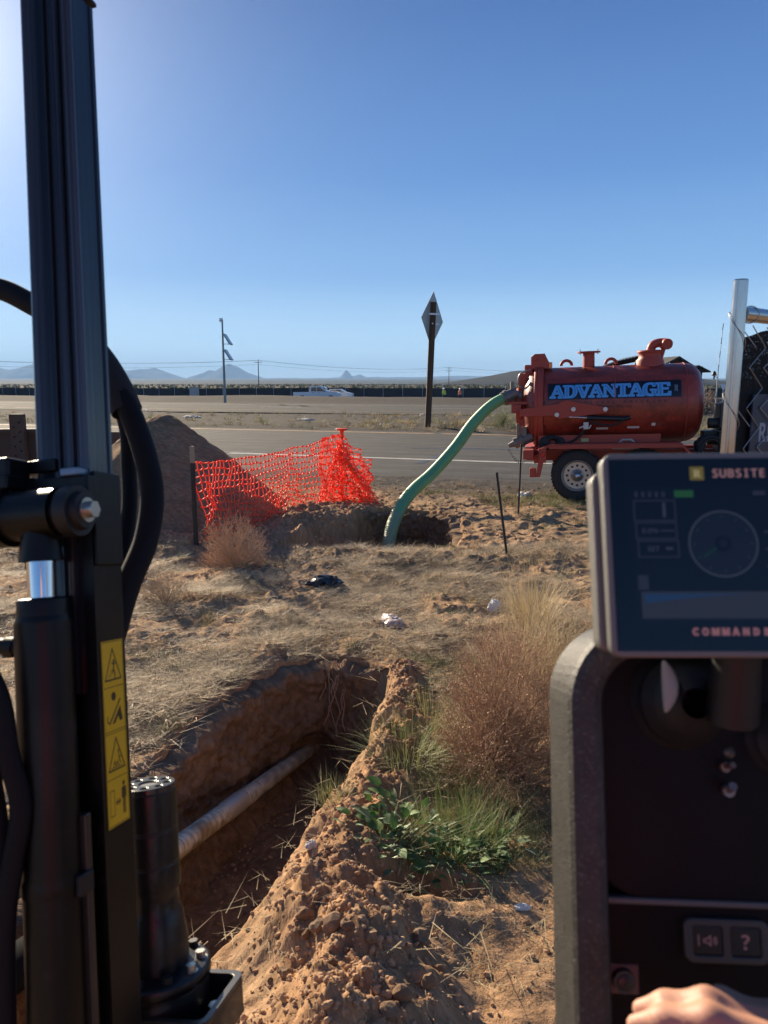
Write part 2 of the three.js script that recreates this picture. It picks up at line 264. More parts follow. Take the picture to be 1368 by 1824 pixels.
// soil pile beyond the netting
{
  const hump = (x, d, cx, cd, h, r, p) => { const q = Math.hypot(x - cx, (d - cd) * .95); return h - p * Math.max(0, Math.sqrt(q * q + .045) - .2); };
  const x0 = -7.2, x1 = -.9, d0 = 6.9, d1 = 11.6, st = .03, nx = Math.round((x1 - x0) / st) + 1, nd = Math.round((d1 - d0) / st) + 1, P = [], C = [], UV = [], I = [];
  for (let j = 0; j < nd; j++) for (let i = 0; i < nx; i++) {
    const wx = x0 + i * st, wd = d0 + j * st, x = wx + .12 * fbm(wx * 1.3, wd * 1.3, 201, 3), d = wd + .12 * fbm(wx * 1.3 + 7, wd * 1.3, 202, 3);
    const a = hump(x, d, -2.74, 9.05, 1.30, 1, .92), b = hump(x, d, -3.75, 9.3, .98, 1, .75), c = hump(x, d, -5.2, 9.1, .74, 1, .6), e = hump(x, d, -6.3, 9.4, .6, 1, .5);
    const k = .09; let y = k * Math.log(Math.exp(a / k) + Math.exp(b / k) + Math.exp(c / k) + Math.exp(e / k) + Math.exp(-.14 / k));
    y += .035 * fbm(wx * 4, wd * 4, 203, 4) + .018 * fbm(wx * 14, wd * 14, 204, 3) + .02 * Math.pow(ridge(wx * 9, wd * 9, 205, 3), 5);
    P.push(wx, y - .03, -wd); UV.push(wx + .6 * y, -wd - .8 * y);
    const n = 1 + .14 * fbm(wx * 3, wd * 3, 206, 4) + .08 * fbm(wx * 18, wd * 18, 207, 2); C.push(.43 * n, .28 * n, .168 * n);
  }
  for (let j = 0; j < nd - 1; j++) for (let i = 0; i < nx - 1; i++) { const a = j * nx + i, c = a + nx; I.push(a, a + 1, c + 1, a, c + 1, c); }
  const g = new THREE.BufferGeometry(); g.setAttribute('position', new THREE.Float32BufferAttribute(P, 3)); g.setAttribute('color', new THREE.Float32BufferAttribute(C, 3)); g.setAttribute('uv', new THREE.Float32BufferAttribute(UV, 2)); g.setIndex(I); g.computeVertexNormals();
  const m = obj('soil_pile', g, soilMat); tag(m, 'tall heap of dug brown soil behind the orange netting', 'dirt pile');
}

// ---------------------------------------------------------------- highway
const asphaltTex = tex(1024, (u, v, i, j) => { const t = .72 + .05 * Math.sin(v * 18.85 + 1) + .04 * Math.sin(v * 43.98 + 2 + .6 * Math.sin(u * 6.283)) + .13 * fbm(u * 6, v * 6, 301, 4, 6) + .12 * (hash2(i, j, 31) - .5) + (hash2(i >> 1, j >> 1, 33) > .95 ? .16 : 0); return [t, t * .995, t * .985]; });
const asphaltBump = tex(512, (u, v, i, j) => { const b = .5 + .5 * (hash2(i >> 1, j >> 1, 35) - .5) + .2 * (hash2(i, j, 36) - .5); return [b, b, b]; }, { srgb: false });
const asphalt = phys(lin(.096, .098, .102), .9, 0, { specularIntensity: .4, map: rep(asphaltTex, .33), bumpMap: rep(asphaltBump, .8), bumpScale: .006 });
const asphaltFar = phys(lin(.092, .094, .098), .95, 0, { specularIntensity: .3, map: rep(asphaltTex, .21), bumpMap: rep(asphaltBump, .8), bumpScale: .006 });
function strip(name, s0, s1, t0, t1, y, mat, parent, { step = .5, jag = [0, 0], seed = 1, broken = 0 } = {}) {   // a band along the highway
  const P = [], UV = [], I = []; let k = 0; const R = rng(seed);
  const n = Math.ceil((t1 - t0) / step);
  for (let i = 0; i <= n; i++) {
    const t = t0 + (t1 - t0) * i / n, a = s0 + jag[0] * (fbm(t * 1.1, seed, 41, 4)), b = s1 + jag[1] * (fbm(t * .9, seed + 5, 42, 4));
    for (const s of [a, b]) { const [x, d] = roadPoint(s, t); P.push(x, y + .02 * 0, -d); UV.push(t, s); }
    if (i && !(broken && vn(t * 1.7, seed, 44) < broken)) I.push(k - 2, k, k - 1, k, k + 1, k - 1); k += 2;
  }
  const g = new THREE.BufferGeometry(); g.setAttribute('position', new THREE.Float32BufferAttribute(P, 3)); g.setAttribute('uv', new THREE.Float32BufferAttribute(UV, 2)); g.setIndex(I); g.computeVertexNormals();
  if (g.attributes.normal.getY(0) < 0) { g.setIndex(I.map((_, q) => I[q - q % 3 + [0, 2, 1][q % 3]])); g.computeVertexNormals(); }
  return obj(name, g, mat, parent);
}
{
  const r1 = strip('road', 11.75, 25.35, -900, 900, .022, asphalt, null, { step: .35, jag: [.55, .25], seed: 3 }); struct(r1, 'near carriageway of worn grey asphalt', 'road');
  const paint = std(lin(.75, .73, .70), .8, 0, { map: rep(asphaltTex, .8) }), ochre = std(lin(.66, .36, .14), .8, 0, { map: rep(asphaltTex, .8) });
  strip('white_edge_line', 15.49, 15.71, -300, 300, .027, paint, r1, { step: .12, jag: [.02, .02], seed: 5, broken: .10 });
  strip('yellow_edge_line', 24.40, 24.68, -300, 300, .027, ochre, r1, { step: .12, jag: [.02, .02], seed: 7, broken: .06 });
  const seal = std(lin(.03, .03, .03), .5), R = rng(77);
  for (let k = 0; k < 16; k++) {                                          // tarred cracks along the lane
    const s = k % 2 ? 15.85 + R() * .3 : 16.3 + R() * 7, t = -16 + R() * 30, P = []; const n = 14, L = 1.2 + R() * 2.2, across = R() < .3;
    for (let i = 0; i <= n; i++) { const a = (i / n - .5) * L, w = .07 * fbm(i * .45, k, 91, 3); const [x, d] = across ? roadPoint(s + a, t + w) : roadPoint(s + w, t + a); P.push([x, .0255, -d]); }
    const g = tube(P, .05 + .09 * R(), 30, 6); g.scale(1, .02, 1).translate(0, .0255 * .98 - .001, 0); obj('tar_seal', g, seal, r1);
  }
  const r2 = strip('road', 41.6, 66.5, -1200, 1200, .03, asphaltFar, null, { step: 1, jag: [.4, .5], seed: 9 }); struct(r2, 'far carriageway beyond the gravel median', 'road');
  strip('white_edge_line', 61.5, 61.75, -400, 400, .036, paint, r2, { step: .5, seed: 11, broken: .12 });
  strip('yellow_edge_line', 46.0, 46.25, -400, 400, .036, ochre, r2, { step: .5, seed: 12, broken: .2 });
  for (let k = -14; k < 14; k++) strip('lane_dash', 53.6, 53.8, k * 14.6, k * 14.6 + 3.6, .036, paint, r2, { step: .6, seed: 13 });
}

// ---------------------------------------------------------------- mountains and hills, built at their distance
function range(name, label, x0, x1, d0, d1, prof, y0, col, seed, nx = 260, nd = 46) {
  const P = [], C = [], UV = [], I = [];
  for (let j = 0; j <= nd; j++) for (let i = 0; i <= nx; i++) {
    const x = mix(x0, x1, i / nx), v = j / nd, d = mix(d0, d1, v), env = Math.pow(Math.sin(Math.PI * clamp(v, .0, 1)), .9), w = (x1 - x0);
    const h = prof(x, v), n = ridge(x / 900 + seed, d / 900, seed, 5) - .5;
    const y = y0 + h * env * (1 + .55 * n) - (j === 0 || j === nd ? 60 : 0);
    P.push(x, y, -d); UV.push(x * .002, d * .002); const q = 1 + .25 * fbm(x / 300, d / 300, seed + 4, 4); C.push(col[0] * q, col[1] * q, col[2] * q);
  }
  for (let j = 0; j < nd; j++) for (let i = 0; i < nx; i++) { const a = j * (nx + 1) + i, c = a + nx + 1; I.push(a, a + 1, c + 1, a, c + 1, c); }
  const g = new THREE.BufferGeometry(); g.setAttribute('position', new THREE.Float32BufferAttribute(P, 3)); g.setAttribute('color', new THREE.Float32BufferAttribute(C, 3)); g.setAttribute('uv', new THREE.Float32BufferAttribute(UV, 2)); g.setIndex(I); g.computeVertexNormals();
  return struct(obj(name, g, phys(lin(.4, .38, .38), 1, 0, { vertexColors: true, specularIntensity: .05 })), label, 'mountains');
}
{
  const bump = (x, c, w, h) => h * Math.pow(Math.max(0, 1 - Math.abs(x - c) / w), 1.15);
  // angles: one pixel of the photo is about 11.5 m at 15 km
  range('mountain_range', 'blue hazy desert mountains on the left horizon', -14000, -1700, 15000, 19500, (x) => Math.max(bump(x, -7300, 3300, 520), bump(x, -5500, 1500, 380), bump(x, -3480, 1100, 430), bump(x, -4000, 900, 330), bump(x, -9500, 3000, 470), 60), 40, [.20, .17, .15], 3);
  range('mountain_range', 'small jagged peak on a low hazy ridge', -2600, 6500, 15500, 19500, (x) => Math.max(bump(x, -880, 330, 330), bump(x, -560, 700, 230), 150 + 40 * sstep(-2600, 2500, x)), 40, [.20, .17, .15], 9);
  range('hill', 'low dark scrubby hill right of the road sign', 120, 3400, 1900, 3100, (x) => Math.min(bump(x, 620, 520, 70), 44) + bump(x, 2100, 1300, 40), 6, [.12, .11, .075], 15);
}
// ---------------------------------------------------------------- far side of the highway
const galv = std(lin(.55, .56, .57), .38, .85), darkSteel = std(lin(.05, .05, .055), .5, .3), weatheredWood = std(lin(.17, .115, .075), .9), whitePaint = phys(lin(.74, .75, .76), .35, 0, { clearcoat: .5 }), blackRubber = std(lin(.018, .018, .019), .75), glassDark = phys(lin(.03, .035, .04), .06, 0, { clearcoat: 1 });
{
  const f = thing('screened_fence', 'long black screened fence with pale posts beyond the far carriageway', 'fence');
  const scr = std(lin(.045, .047, .05), .9), pst = std(lin(.42, .42, .41), .6, .4), Y = (x, d) => groundY(x, -d);
  const S0 = 110, geos = [];
  for (let t = -150; t < 75; t += 3.2) {
    const [x, d] = roadPoint(S0, t), [x2, d2] = roadPoint(S0, t + 3.2), y = Y(x, d), y2 = Y(x2, d2), h = t > 12 ? 1.95 : 1.8;
    obj('post', rod(V(x, y, -d), V(x, y + 2.4, -d), .05, .05, 6), pst, f);
    const g = new THREE.BufferGeometry(), o = .07, P = [x, y + .05, -d - o, x2, y2 + .05, -d2 - o, x2, y2 + h, -d2 - o, x, y + h, -d - o];
    g.setAttribute('position', new THREE.Float32BufferAttribute([...P, ...P.map((v, i) => i % 3 === 2 ? v - .02 : v)], 3)); g.setIndex([0, 1, 2, 0, 2, 3, 6, 5, 4, 7, 6, 4, 3, 2, 6, 3, 6, 7]); g.computeVertexNormals(); obj('screen_panel', g, scr, f);
    geos.push(rod(V(x, y + 2.38, -d), V(x2, y2 + 2.38, -d2), .022, .022, 5));
  }
  obj('top_rail', geos, pst, f);
}
{ // white pickup
  const [x, d] = [-9.0, 100.5], t = thing('pickup_truck', 'white crew cab pickup parked beyond the far carriageway', 'pickup', [x, groundY(x, -d) + .16, -d], roadYaw * .25);
  const side = [[-3.1, .55], [-3.12, 1.12], [-.95, 1.15], [-.86, 1.86], [-.6, 1.93], [.62, 1.93], [1.35, 1.28], [2.6, 1.18], [3.0, 1.02], [3.06, .55]];
  obj('body', ext(side, 1.86, .05).translate(0, 0, -.93), whitePaint, t);
  obj('side_window', ext([[-.72, 1.28], [-.72, 1.80], [.0, 1.82], [.0, 1.28]], .03).translate(0, 0, .965), glassDark, t);
  obj('side_window', ext([[.07, 1.28], [.07, 1.82], [.55, 1.82], [1.1, 1.3]], .03).translate(0, 0, .965), glassDark, t);
  obj('windscreen', rod(V(.98, 1.62, -.7), V(.98, 1.62, .7), .27, .27, 4).scale(1, 1, 1), glassDark, t);
  for (const wx of [-1.95, 1.95]) for (const wz of [-.86, .86]) { const w = obj('wheel', rod(V(wx, .36, wz - .13), V(wx, .36, wz + .13), .41, .41, 20), blackRubber, t); obj('rim', rod(V(wx, .36, wz + .1 * Math.sign(wz)), V(wx, .36, wz + .15 * Math.sign(wz)), .24, .22, 16), galv, w); }
  obj('tail_light', box(.08, .34, .2, -3.2, .95, .84), std(lin(.5, .02, .02), .3), t);
  obj('headlight', box(.12, .2, .3, 3.07, .95, .78), phys(lin(.8, .8, .8), .1), t);
  obj('door_handle', box(.2, .05, .04, -.45, 1.12, 1.0), darkSteel, t); obj('door_handle', box(.2, .05, .04, .4, 1.12, 1.0), darkSteel, t); obj('mirror', box(.12, .2, .22, 1.1, 1.3, 1.06, .03), darkSteel, t); obj('bed_rail', box(2.05, .05, .08, -2.0, 1.19, .88), darkSteel, t);
}
{ // second car behind it
  const [x, d] = [-.9, 106], t = thing('parked_car', 'low white car half hidden behind the nose of the white pickup', 'car', [x - 5.75, groundY(x, -d) + .18, -d], roadYaw * .25);
  obj('body', ext([[-2.2, .4], [-2.25, .85], [-1.5, 1.02], [-.9, 1.42], [.5, 1.45], [1.3, 1.0], [2.2, .82], [2.25, .4]], 1.66, .05).translate(0, 0, -.83), whitePaint, t);
  obj('side_window', ext([[-1.2, 1.02], [-.8, 1.36], [.45, 1.38], [1.05, 1.02]], .03).translate(0, 0, .87), glassDark, t);
  for (const wx of [-1.4, 1.4]) for (const wz of [-.76, .76]) obj('wheel', rod(V(wx, .32, wz - .1), V(wx, .32, wz + .1), .33, .33, 18), blackRubber, t);
}
function farWorker(x, d, vest, label, turn) {
  const y = groundY(x, -d) + .0, g = field([[[-.11, .06, .03], .06, [-.11, .5, 0], .07], [[-.11, .5, 0], .075, [-.09, .92, 0], .1], [[.11, .06, .03], .06, [.11, .5, 0], .07], [[.11, .5, 0], .075, [.09, .92, 0], .1], [[0, .95, 0], .15, [0, 1.38, 0], .17], [[-.16, 1.42, 0], .07, [.16, 1.42, 0], .07], [[-.2, 1.4, 0], .06, [-.27, 1.1, .02], .05], [[-.27, 1.1, .02], .05, [-.2, .92, .16], .04], [[.2, 1.4, 0], .06, [.27, 1.1, .02], .05], [[.27, 1.1, .02], .05, [.22, .9, .14], .04], [[0, 1.45, 0], .055, [0, 1.58, 0], .06], [[0, 1.64, .01], .095, [0, 1.7, 0], .1]], [-.45, -.05, -.3], [.45, 1.85, .3], .05, .025);
  const t = thing('person', label, 'person', [x, y, -d], turn);
  const p = g.attributes.position, c = new Float32Array(p.count * 3);
  for (let i = 0; i < p.count; i++) { const q = p.getY(i), ax = Math.abs(p.getX(i)); const k = q < .95 ? [.03, .035, .06] : q < 1.49 ? (ax > .24 && q < 1.2 ? [.42, .24, .17] : vest) : [.42, .24, .17]; c.set(k, i * 3); }
  g.setAttribute('color', new THREE.BufferAttribute(c, 3)); obj('body', g, std(0xffffff, .8, 0, { vertexColors: true }), t);
  obj('hard_hat', [lathe([[.001, .13], [.06, .12], [.11, .07], [.125, 0], [.15, -.01], [.15, -.02], [.12, -.02]], 16).translate(0, 1.71, 0)], whitePaint, t);
  obj('reflective_band', [lathe([[.185, 0], [.187, .05]], 16).translate(0, 1.15, 0)], std(lin(.7, .7, .65), .4), t);
}
farWorker(7.45, 92, [.62, .78, .06], 'worker in a bright lime safety jacket beyond the highway', .5);
farWorker(9.75, 95, [.85, .20, .05], 'worker in an orange vest right of the lime jacketed worker', -.6);
{ // solar powered camera mast
  const x = -16.55, d = 77, y = groundY(x, -d), t = thing('solar_mast', 'tall slim mast with two tilted solar panels left of centre', 'mast', [x, y, -d]);
  obj('pole', rod(V(0, -.3, 0), V(0, 8.45, 0), .15, .08, 12), std(lin(.25, .28, .28), .5, .5), t);
  obj('camera_head', [box(.34, .24, .3, -.1, 8.45, 0, .05), rod(V(-.2, 8.33, 0), V(-.2, 8.2, 0), .11, .08, 10)], whitePaint, t);
  for (const py of [6.45, 4.9]) {
    const p = obj('solar_panel', [new THREE.BoxGeometry(.10, 1.25, 1.5).rotateZ(.55).translate(.52, py, .1)], std(lin(.36, .36, .34), .45, .3), t);
    obj('bracket', [rod(V(0, py - .46, 0), V(.9, py - .46, 0), .035, .035, 6), rod(V(0, py + .5, 0), V(.3, py + .42, 0), .035, .035, 6)], galv, t);
    obj('panel_face', new THREE.BoxGeometry(.02, 1.2, 1.45).rotateZ(.55).translate(.575, py + .035, .1), std(lin(.02, .03, .08), .15), p);
  }
}
function pole(x, d, h, label, arms) {
  const y = groundY(x, -d), t = thing('utility_pole', label, 'utility pole', [x, y, -d], 0, 'utility poles on the plain');
  obj('pole', rod(V(0, -.4, 0), V(0, h, 0), .2, .13, 9), weatheredWood, t);
  arms.forEach(([ay, w]) => { const a = obj('crossarm', box(w, .16, .14, 0, ay, .16), weatheredWood, t); for (const s of [-.46, 0, .46]) obj('insulator', lathe([[.05, 0], [.09, .06], [.05, .14], [.09, .2], [.001, .26]], 8).translate(s * w, ay + .08, .16), std(lin(.35, .33, .3), .3), a); });
  return [x, y + h - .4, -d];
}
const pA = pole(-44.2, 262, 11.2, 'lone utility pole with one crossarm right of the solar mast', [[10.2, 2.6]]);
const pB = pole(34.2, 392, 11.6, 'distant utility pole with double crossarms right of the road sign', [[10.9, 2.8], [9.4, 2.8]]);
const pC = pole(-150, 190, 11.2, 'utility pole far out on the left of the plain', [[10.2, 2.6]]);
const pD = pole(150, 470, 11.4, 'utility pole far out on the right of the plain', [[10.2, 2.6]]);
[[pC, pA], [pA, pB], [pB, pD]].forEach(([a, b], k) => {
  for (const [o, dy] of [[-1.1, .1], [1.1, .1], [.3, -1.3]]) {
    const pts = []; for (let i = 0; i <= 20; i++) { const t = i / 20; pts.push(V(mix(a[0], b[0], t) + o, mix(a[1], b[1], t) + dy - 3.2 * 4 * t * (1 - t) * .6, mix(a[2], b[2], t))); }
    const which = o < 0 ? 'nearer upper' : o > 1 ? 'farther upper' : 'lowest'; tag(obj('power_line', tube(pts, .028, 24, 4), darkSteel), which + ' ' + ['overhead wire left of the lone utility pole', 'overhead wire between the two distant utility poles', 'overhead wire running right from the farthest pole'][k], 'power line', 'overhead wires');
  }
});
{ const x = -25.6, d = 100, t = thing('utility_cabinet', 'pale square equipment cabinet beside the black screened fence', 'cabinet', [x, groundY(x, -d), -d], .1); obj('housing', box(1.15, 1.6, .8, 0, .8, 0, .03), std(lin(.38, .37, .35), .6), t); obj('door', box(.98, 1.35, .03, 0, .82, .412), std(lin(.42, .41, .39), .6), t); obj('roof', box(1.25, .06, .92, 0, 1.64, 0), std(lin(.42, .41, .39), .6), t); }
{ // lookout shelter seen past the tank
  const x = 28.8, d = 71, t = thing('lookout_shelter', 'dark timber lookout shelter with stepped gable roofs beyond the tank', 'shelter', [x, groundY(x, -d), -d], .15);
  const wd = std(lin(.07, .055, .045), .9), rf = std(lin(.035, .033, .035), .8);
  for (const px of [-1.55, .95]) for (const pz of [-1, 1]) obj('post', box(.16, 3.0, .16, px, 1.5, pz), wd, t);
  obj('upper_wall', box(2.5, .95, 2.0, -.3, 2.3, 0), wd, t); obj('lower_wall', box(2.5, 1.1, 1.9, -.3, .55, 0), wd, t);
  for (let k = 0; k < 9; k++) obj('plank', box(.26, .9, .03, -1.4 + k * .275, 2.3, 1.015), k % 2 ? wd : std(lin(.085, .066, .052), .9), t);
  const r1 = obj('roof', ext([[-3.0, 2.9], [-1.3, 3.75], [.6, 2.72], [.6, 2.6], [-1.3, 3.6], [-3.0, 2.78]], 2.9).translate(-.3, .15, -1.45), rf, t);
  obj('roof', ext([[-.6, 2.55], [.5, 3.0], [1.75, 2.45], [1.75, 2.33], [.5, 2.88], [-.6, 2.43]], 2.6).translate(0, .1, -1.3), rf, t);
  obj('ladder', [rod(V(.2, 0, 1.3), V(.5, 1.7, 1.05), .05), rod(V(.75, 0, 1.3), V(1.05, 1.7, 1.05), .05), ...[.3, .7, 1.1, 1.5].map((h) => rod(V(.2 + h * .17, h, 1.3 - h * .15), V(.75 + h * .17, h, 1.3 - h * .15), .04))], std(lin(.4, .4, .42), .5, .5), t);
  obj('railing', [box(2.5, .08, .08, -.3, 1.5, 1.0), box(.08, .45, .08, -.3, 1.3, 1.0)], wd, t);
}
{ const x = 27.6, d = 61.5, t = thing('antenna_pole', 'slender banded antenna pole beside the galvanised fence post', 'antenna', [x, groundY(x, -d), -d]); obj('pole', rod(V(0, 0, 0), V(0, 2.9, 0), .06, .05, 8), std(lin(.55, .55, .55), .5), t); for (let k = 0; k < 7; k++) obj('whip_band', rod(V(.02 * k, 2.9 + k * .55, 0), V(.02 * k + .02, 2.9 + k * .55 + .55, 0), .032, .03, 6), k % 2 ? whitePaint : darkSteel, t); obj('lantern', [lathe([[.001, .4], [.12, .32], [.2, .1], [.2, 0], [.06, 0], [.06, -.3]], 10).translate(-.3, 2.55, 0), rod(V(-.3, 2.5, 0), V(0, 2.4, 0), .03)], darkSteel, t); }
{ const x = 30.2, d = 66, t = thing('give_way_sign', 'small white triangular sign near the lookout shelter', 'sign', [x, groundY(x, -d), -d]); obj('post', rod(V(0, 0, -.03), V(0, 1.5, -.03), .03), galv, t); obj('panel', ext([[-.35, 1.7], [.35, 1.7], [0, 1.1]], .02), whitePaint, t); }

// ---------------------------------------------------------------- diamond warning sign in the median, seen from behind
{
  const x = 1.72, d = 28.9, y = groundY(x, -d), t = thing('road_sign', 'tall diamond warning sign on a leaning timber post, seen edge on', 'road sign', [x, y, -d]); t.rotation.z = -.035;
  const wood = std(lin(.21, .12, .07), .9, 0, { map: rep(tex(256, (u, v) => { const g = .72 + .2 * fbm(u * 30, v * 2.5, 401, 4); return [g, g, g]; }), 3, .6) }); wood.userData.metres = true;
  obj('post', ext(rrect(.23, .23, .015, 2), 5.05).rotateX(-Math.PI / 2).translate(0, -.3, 0), wood, t);
  const pn = new THREE.Group(); const plate = ext([[0, -1.06], [1.06, 0], [0, 1.06], [-1.06, 0]].map(([a, b]) => [a * .97, b * .97]), .006, .012);
  const m = obj('panel', plate, std(lin(.42, .42, .40), .5, .45), t); m.position.set(0, 4.12, -.15); m.rotation.y = 1.10;
  obj('bracket', box(.5, .07, .05, 0, 4.3, .14), galv, t); obj('bracket', box(.5, .07, .05, 0, 3.95, -.13), galv, t);
  for (const b of [4.3, 3.95]) obj('bolt', rod(V(0, b, .1), V(0, b, .16), .03, .03, 6), galv, t);
}
// ---------------------------------------------------------------- vacuum trailer
const redTex = tex(512, (u, v, i, j) => { const t = .82 + .20 * fbm(u * 5, v * 5, 501, 5, 5) + .10 * fbm(u * 40, v * 40, 505, 3, 40) + .05 * (hash2(i, j, 51) - .5), w = .18 * sstep(.25, .6, fbm(u * 16, v * 16, 503, 4, 16)); return [t + w, t + w * .6, t + w * .5]; });
const redPaint = phys(lin(.39, .046, .026), .42, 0, { map: rep(redTex, .8), clearcoat: .25, clearcoatRoughness: .35 }); redPaint.userData.metres = true;
const redPlain = std(lin(.36, .05, .03), .55);
{
  const t = thing('vacuum_trailer', 'red vacuum tank trailer with blue lettered name band at the roadside', 'trailer', [2.70, groundY(2.7, -10.5) + .01, -10.12 - .0], -.235);
  t.rotation.order = 'YXZ'; t.rotation.z = .032;
  // local: x forward from the near rear wheel, z towards the camera, y up; the tank's axis lies at z = -0.62
  const AX = -.60, AY = 1.30, R = .545, U0 = -.46, U1 = 1.42;
  const tk = obj('tank', lathe([[R, 0], [R, 1.88], [R * .985, 1.95], [R * .93, 2.02], [R * .78, 2.09], [R * .5, 2.135], [.001, 2.155]], 64).rotateZ(-Math.PI / 2).translate(U0, AY, AX), redPaint, t);
  obj('weld_seam', [new THREE.TorusGeometry(R + .002, .007, 6, 64).rotateY(Math.PI / 2).translate(U1, AY, AX), new THREE.TorusGeometry(R + .002, .006, 6, 64).rotateY(Math.PI / 2).translate(U0 + .95, AY, AX)], redPlain, tk);
  const fl = obj('rear_flange', [lathe([[R - .01, -.02], [R + .05, -.02], [R + .055, -.01], [R + .055, .045], [R + .05, .055], [R, .055]], 64).rotateZ(-Math.PI / 2).translate(U0 - .06, AY, AX), lathe([[R - .01, 0], [R + .05, 0], [R + .05, .06], [R, .06]], 64).rotateZ(-Math.PI / 2).translate(U0 - .135, AY, AX)], redPlain, t);
  obj('rear_door', lathe([[R, 0], [R * .95, -.07], [R * .75, -.14], [R * .4, -.18], [.001, -.19]], 48).rotateZ(-Math.PI / 2).translate(U0 - .13, AY, AX), redPaint, t);
  for (let k = 0; k < 10; k++) { const a = k / 10 * Math.PI * 2 + .2; obj('flange_bolt', rod(V(U0 - .15, AY + Math.cos(a) * (R + .03), AX + Math.sin(a) * (R + .03)), V(U0 + .02, AY + Math.cos(a) * (R + .03), AX + Math.sin(a) * (R + .03)), .016, .016, 6), darkSteel, fl); }
  obj('door_collar', [lathe([[.20, 0], [.27, 0], [.27, .1], [.20, .1]], 32).rotateZ(-Math.PI / 2).translate(U0 - .40, AY + .0, AX), box(.14, .95, .16, U0 - .30, AY, AX + .12, .02)], redPlain, t);
  obj('suction_inlet', [rod(V(U0 - .32, AY + .16, AX + .16), V(U0 - .62, AY + .13, AX + .2), .085, .085, 20), rod(V(U0 - .52, AY + .14, AX + .18), V(U0 - .57, AY + .135, AX + .185), .11, .11, 20)], std(lin(.20, .19, .17), .5, .5), t);
  const st = obj('door_latch', [box(.14, .12, .14, U0 - .38, AY - .02, AX + .42, .01), box(.26, .035, .1, U0 - .36, AY + .06, AX + .42)], redPlain, t);
  // tapered lift arm and its cylinder on the near side
  const NZ = AX + R;
  obj('lift_arm', ext([[-.78, -.02], [-.26, .045], [-.16, .09], [.38, -.02], [.38, -.085], [-.25, -.15], [-.32, -.11], [-.78, -.11]], .035, .006).translate(0, AY - .01, NZ + .02), redPlain, t);
  for (const [bx, by] of [[.36, -.05], [-.06, -.04], [-.28, -.11]]) obj('pivot_bolt', rod(V(bx, AY + by, NZ + .05), V(bx, AY + by, NZ + .085), .034, .03, 12), galv, t);
  obj('lift_cylinder', [rod(V(.12, AY - .16, NZ + .04), V(.62, AY - .19, NZ + .02), .034, .034, 14), rod(V(.62, AY - .19, NZ + .02), V(.68, AY - .17, NZ), .03, .03)], phys(lin(.012, .012, .014), .3), t);
  obj('cylinder_rod', rod(V(-.12, AY - .145, NZ + .05), V(.12, AY - .16, NZ + .04), .014, .014, 10), phys(lin(.6, .6, .6), .15, 1), t);
  obj('valve_handle', [box(.07, .1, .05, .11, AY - .27, NZ + .04, .01), rod(V(.02, AY - .3, NZ + .05), V(.1, AY - .27, NZ + .05), .012), rod(V(.15, AY - .31, NZ + .05), V(.18, AY - .26, NZ + .05), .01)], std(lin(.5, .49, .46), .5, .3), t);
  obj('hydraulic_line', tube([V(.11, AY - .3, NZ + .03), V(.02, AY - .42, NZ + .02), V(-.12, AY - .5, NZ - .02), V(-.3, AY - .48, NZ - .02)], .016, 24, 8), blackRubber, t);
  obj('hydraulic_line', tube([V(.62, AY - .2, NZ + .04), V(.45, AY - .27, NZ + .05), V(.25, AY - .24, NZ + .05), V(.15, AY - .2, NZ + .05)], .012, 24, 8), blackRubber, t);
  // fittings on top
  const top = AY + R;
  obj('vent_stub', [rod(V(.155, top - .06, AX), V(.155, top + .19, AX), .085, .08, 24), rod(V(.155, top + .19, AX), V(.155, top + .21, AX), .16, .16, 28)], redPlain, t);
  for (const k of [-.12, .12]) obj('flange_bolt', rod(V(.155 + k, top + .17, AX + .05), V(.155 + k, top + .24, AX + .05), .01, .01, 6), galv, t);
  for (const lx of [-.155, .46]) obj('lifting_lug', new THREE.TorusGeometry(.075, .022, 8, 24, Math.PI).translate(lx, top + .02, AX), redPlain, t);
  obj('dome_housing', [lathe([[.2, -.06], [.19, .06], [.15, .1], [.15, .16], [.17, .17], [.17, .2], [.001, .21]], 32).translate(.98, top - .01, AX), tube([V(.98, top + .16, AX), V(1.02, top + .26, AX), V(1.13, top + .29, AX), V(1.19, top + .27, AX)], .06, 24, 16), rod(V(1.16, top + .28, AX - .04), V(1.2, top + .26, AX + .1), .075, .075, 18), rod(V(1.12, top + .08, AX), V(1.16, top + .22, AX), .035)], redPlain, t);
  obj('ribbed_hose', [tube([V(.35, top - .03, AX - .2), V(.55, top + .03, AX - .14), V(.72, top + .06, AX - .1), V(.86, top + .09, AX - .04)], .036, 40, 10), ...Array.from({ length: 26 }, (_, k) => { const q = k / 25; return new THREE.TorusGeometry(.038, .006, 5, 12).rotateY(Math.PI / 2).translate(.37 + q * .48, top - .025 + q * .115 + .02 * Math.sin(q * 3.1), AX - .2 + q * .16); })], blackRubber, t);
  obj('hinge_bracket', [ext([[-.12, 0], [-.12, .16], [-.07, .2], [.06, .2], [.16, 0]], .06, .008).translate(U0 - .06, top - .01, AX - .03), ext([[-.12, 0], [-.12, .16], [-.07, .2], [.06, .2], [.16, 0]], .05, .008).translate(U0 - .06, top - .01, AX + .16), rod(V(U0 - .14, top + .14, AX - .1), V(U0 - .14, top + .14, AX + .26), .035, .035, 14), box(.12, .22, .26, U0 - .22, top - .06, AX + .08, .02)], redPlain, t);
  obj('marker_light', box(.05, .09, .07, U0 + .085, top + .03, AX + .185, .012), phys(lin(.85, .2, .02), .25, 0, { clearcoat: .6 }), t);
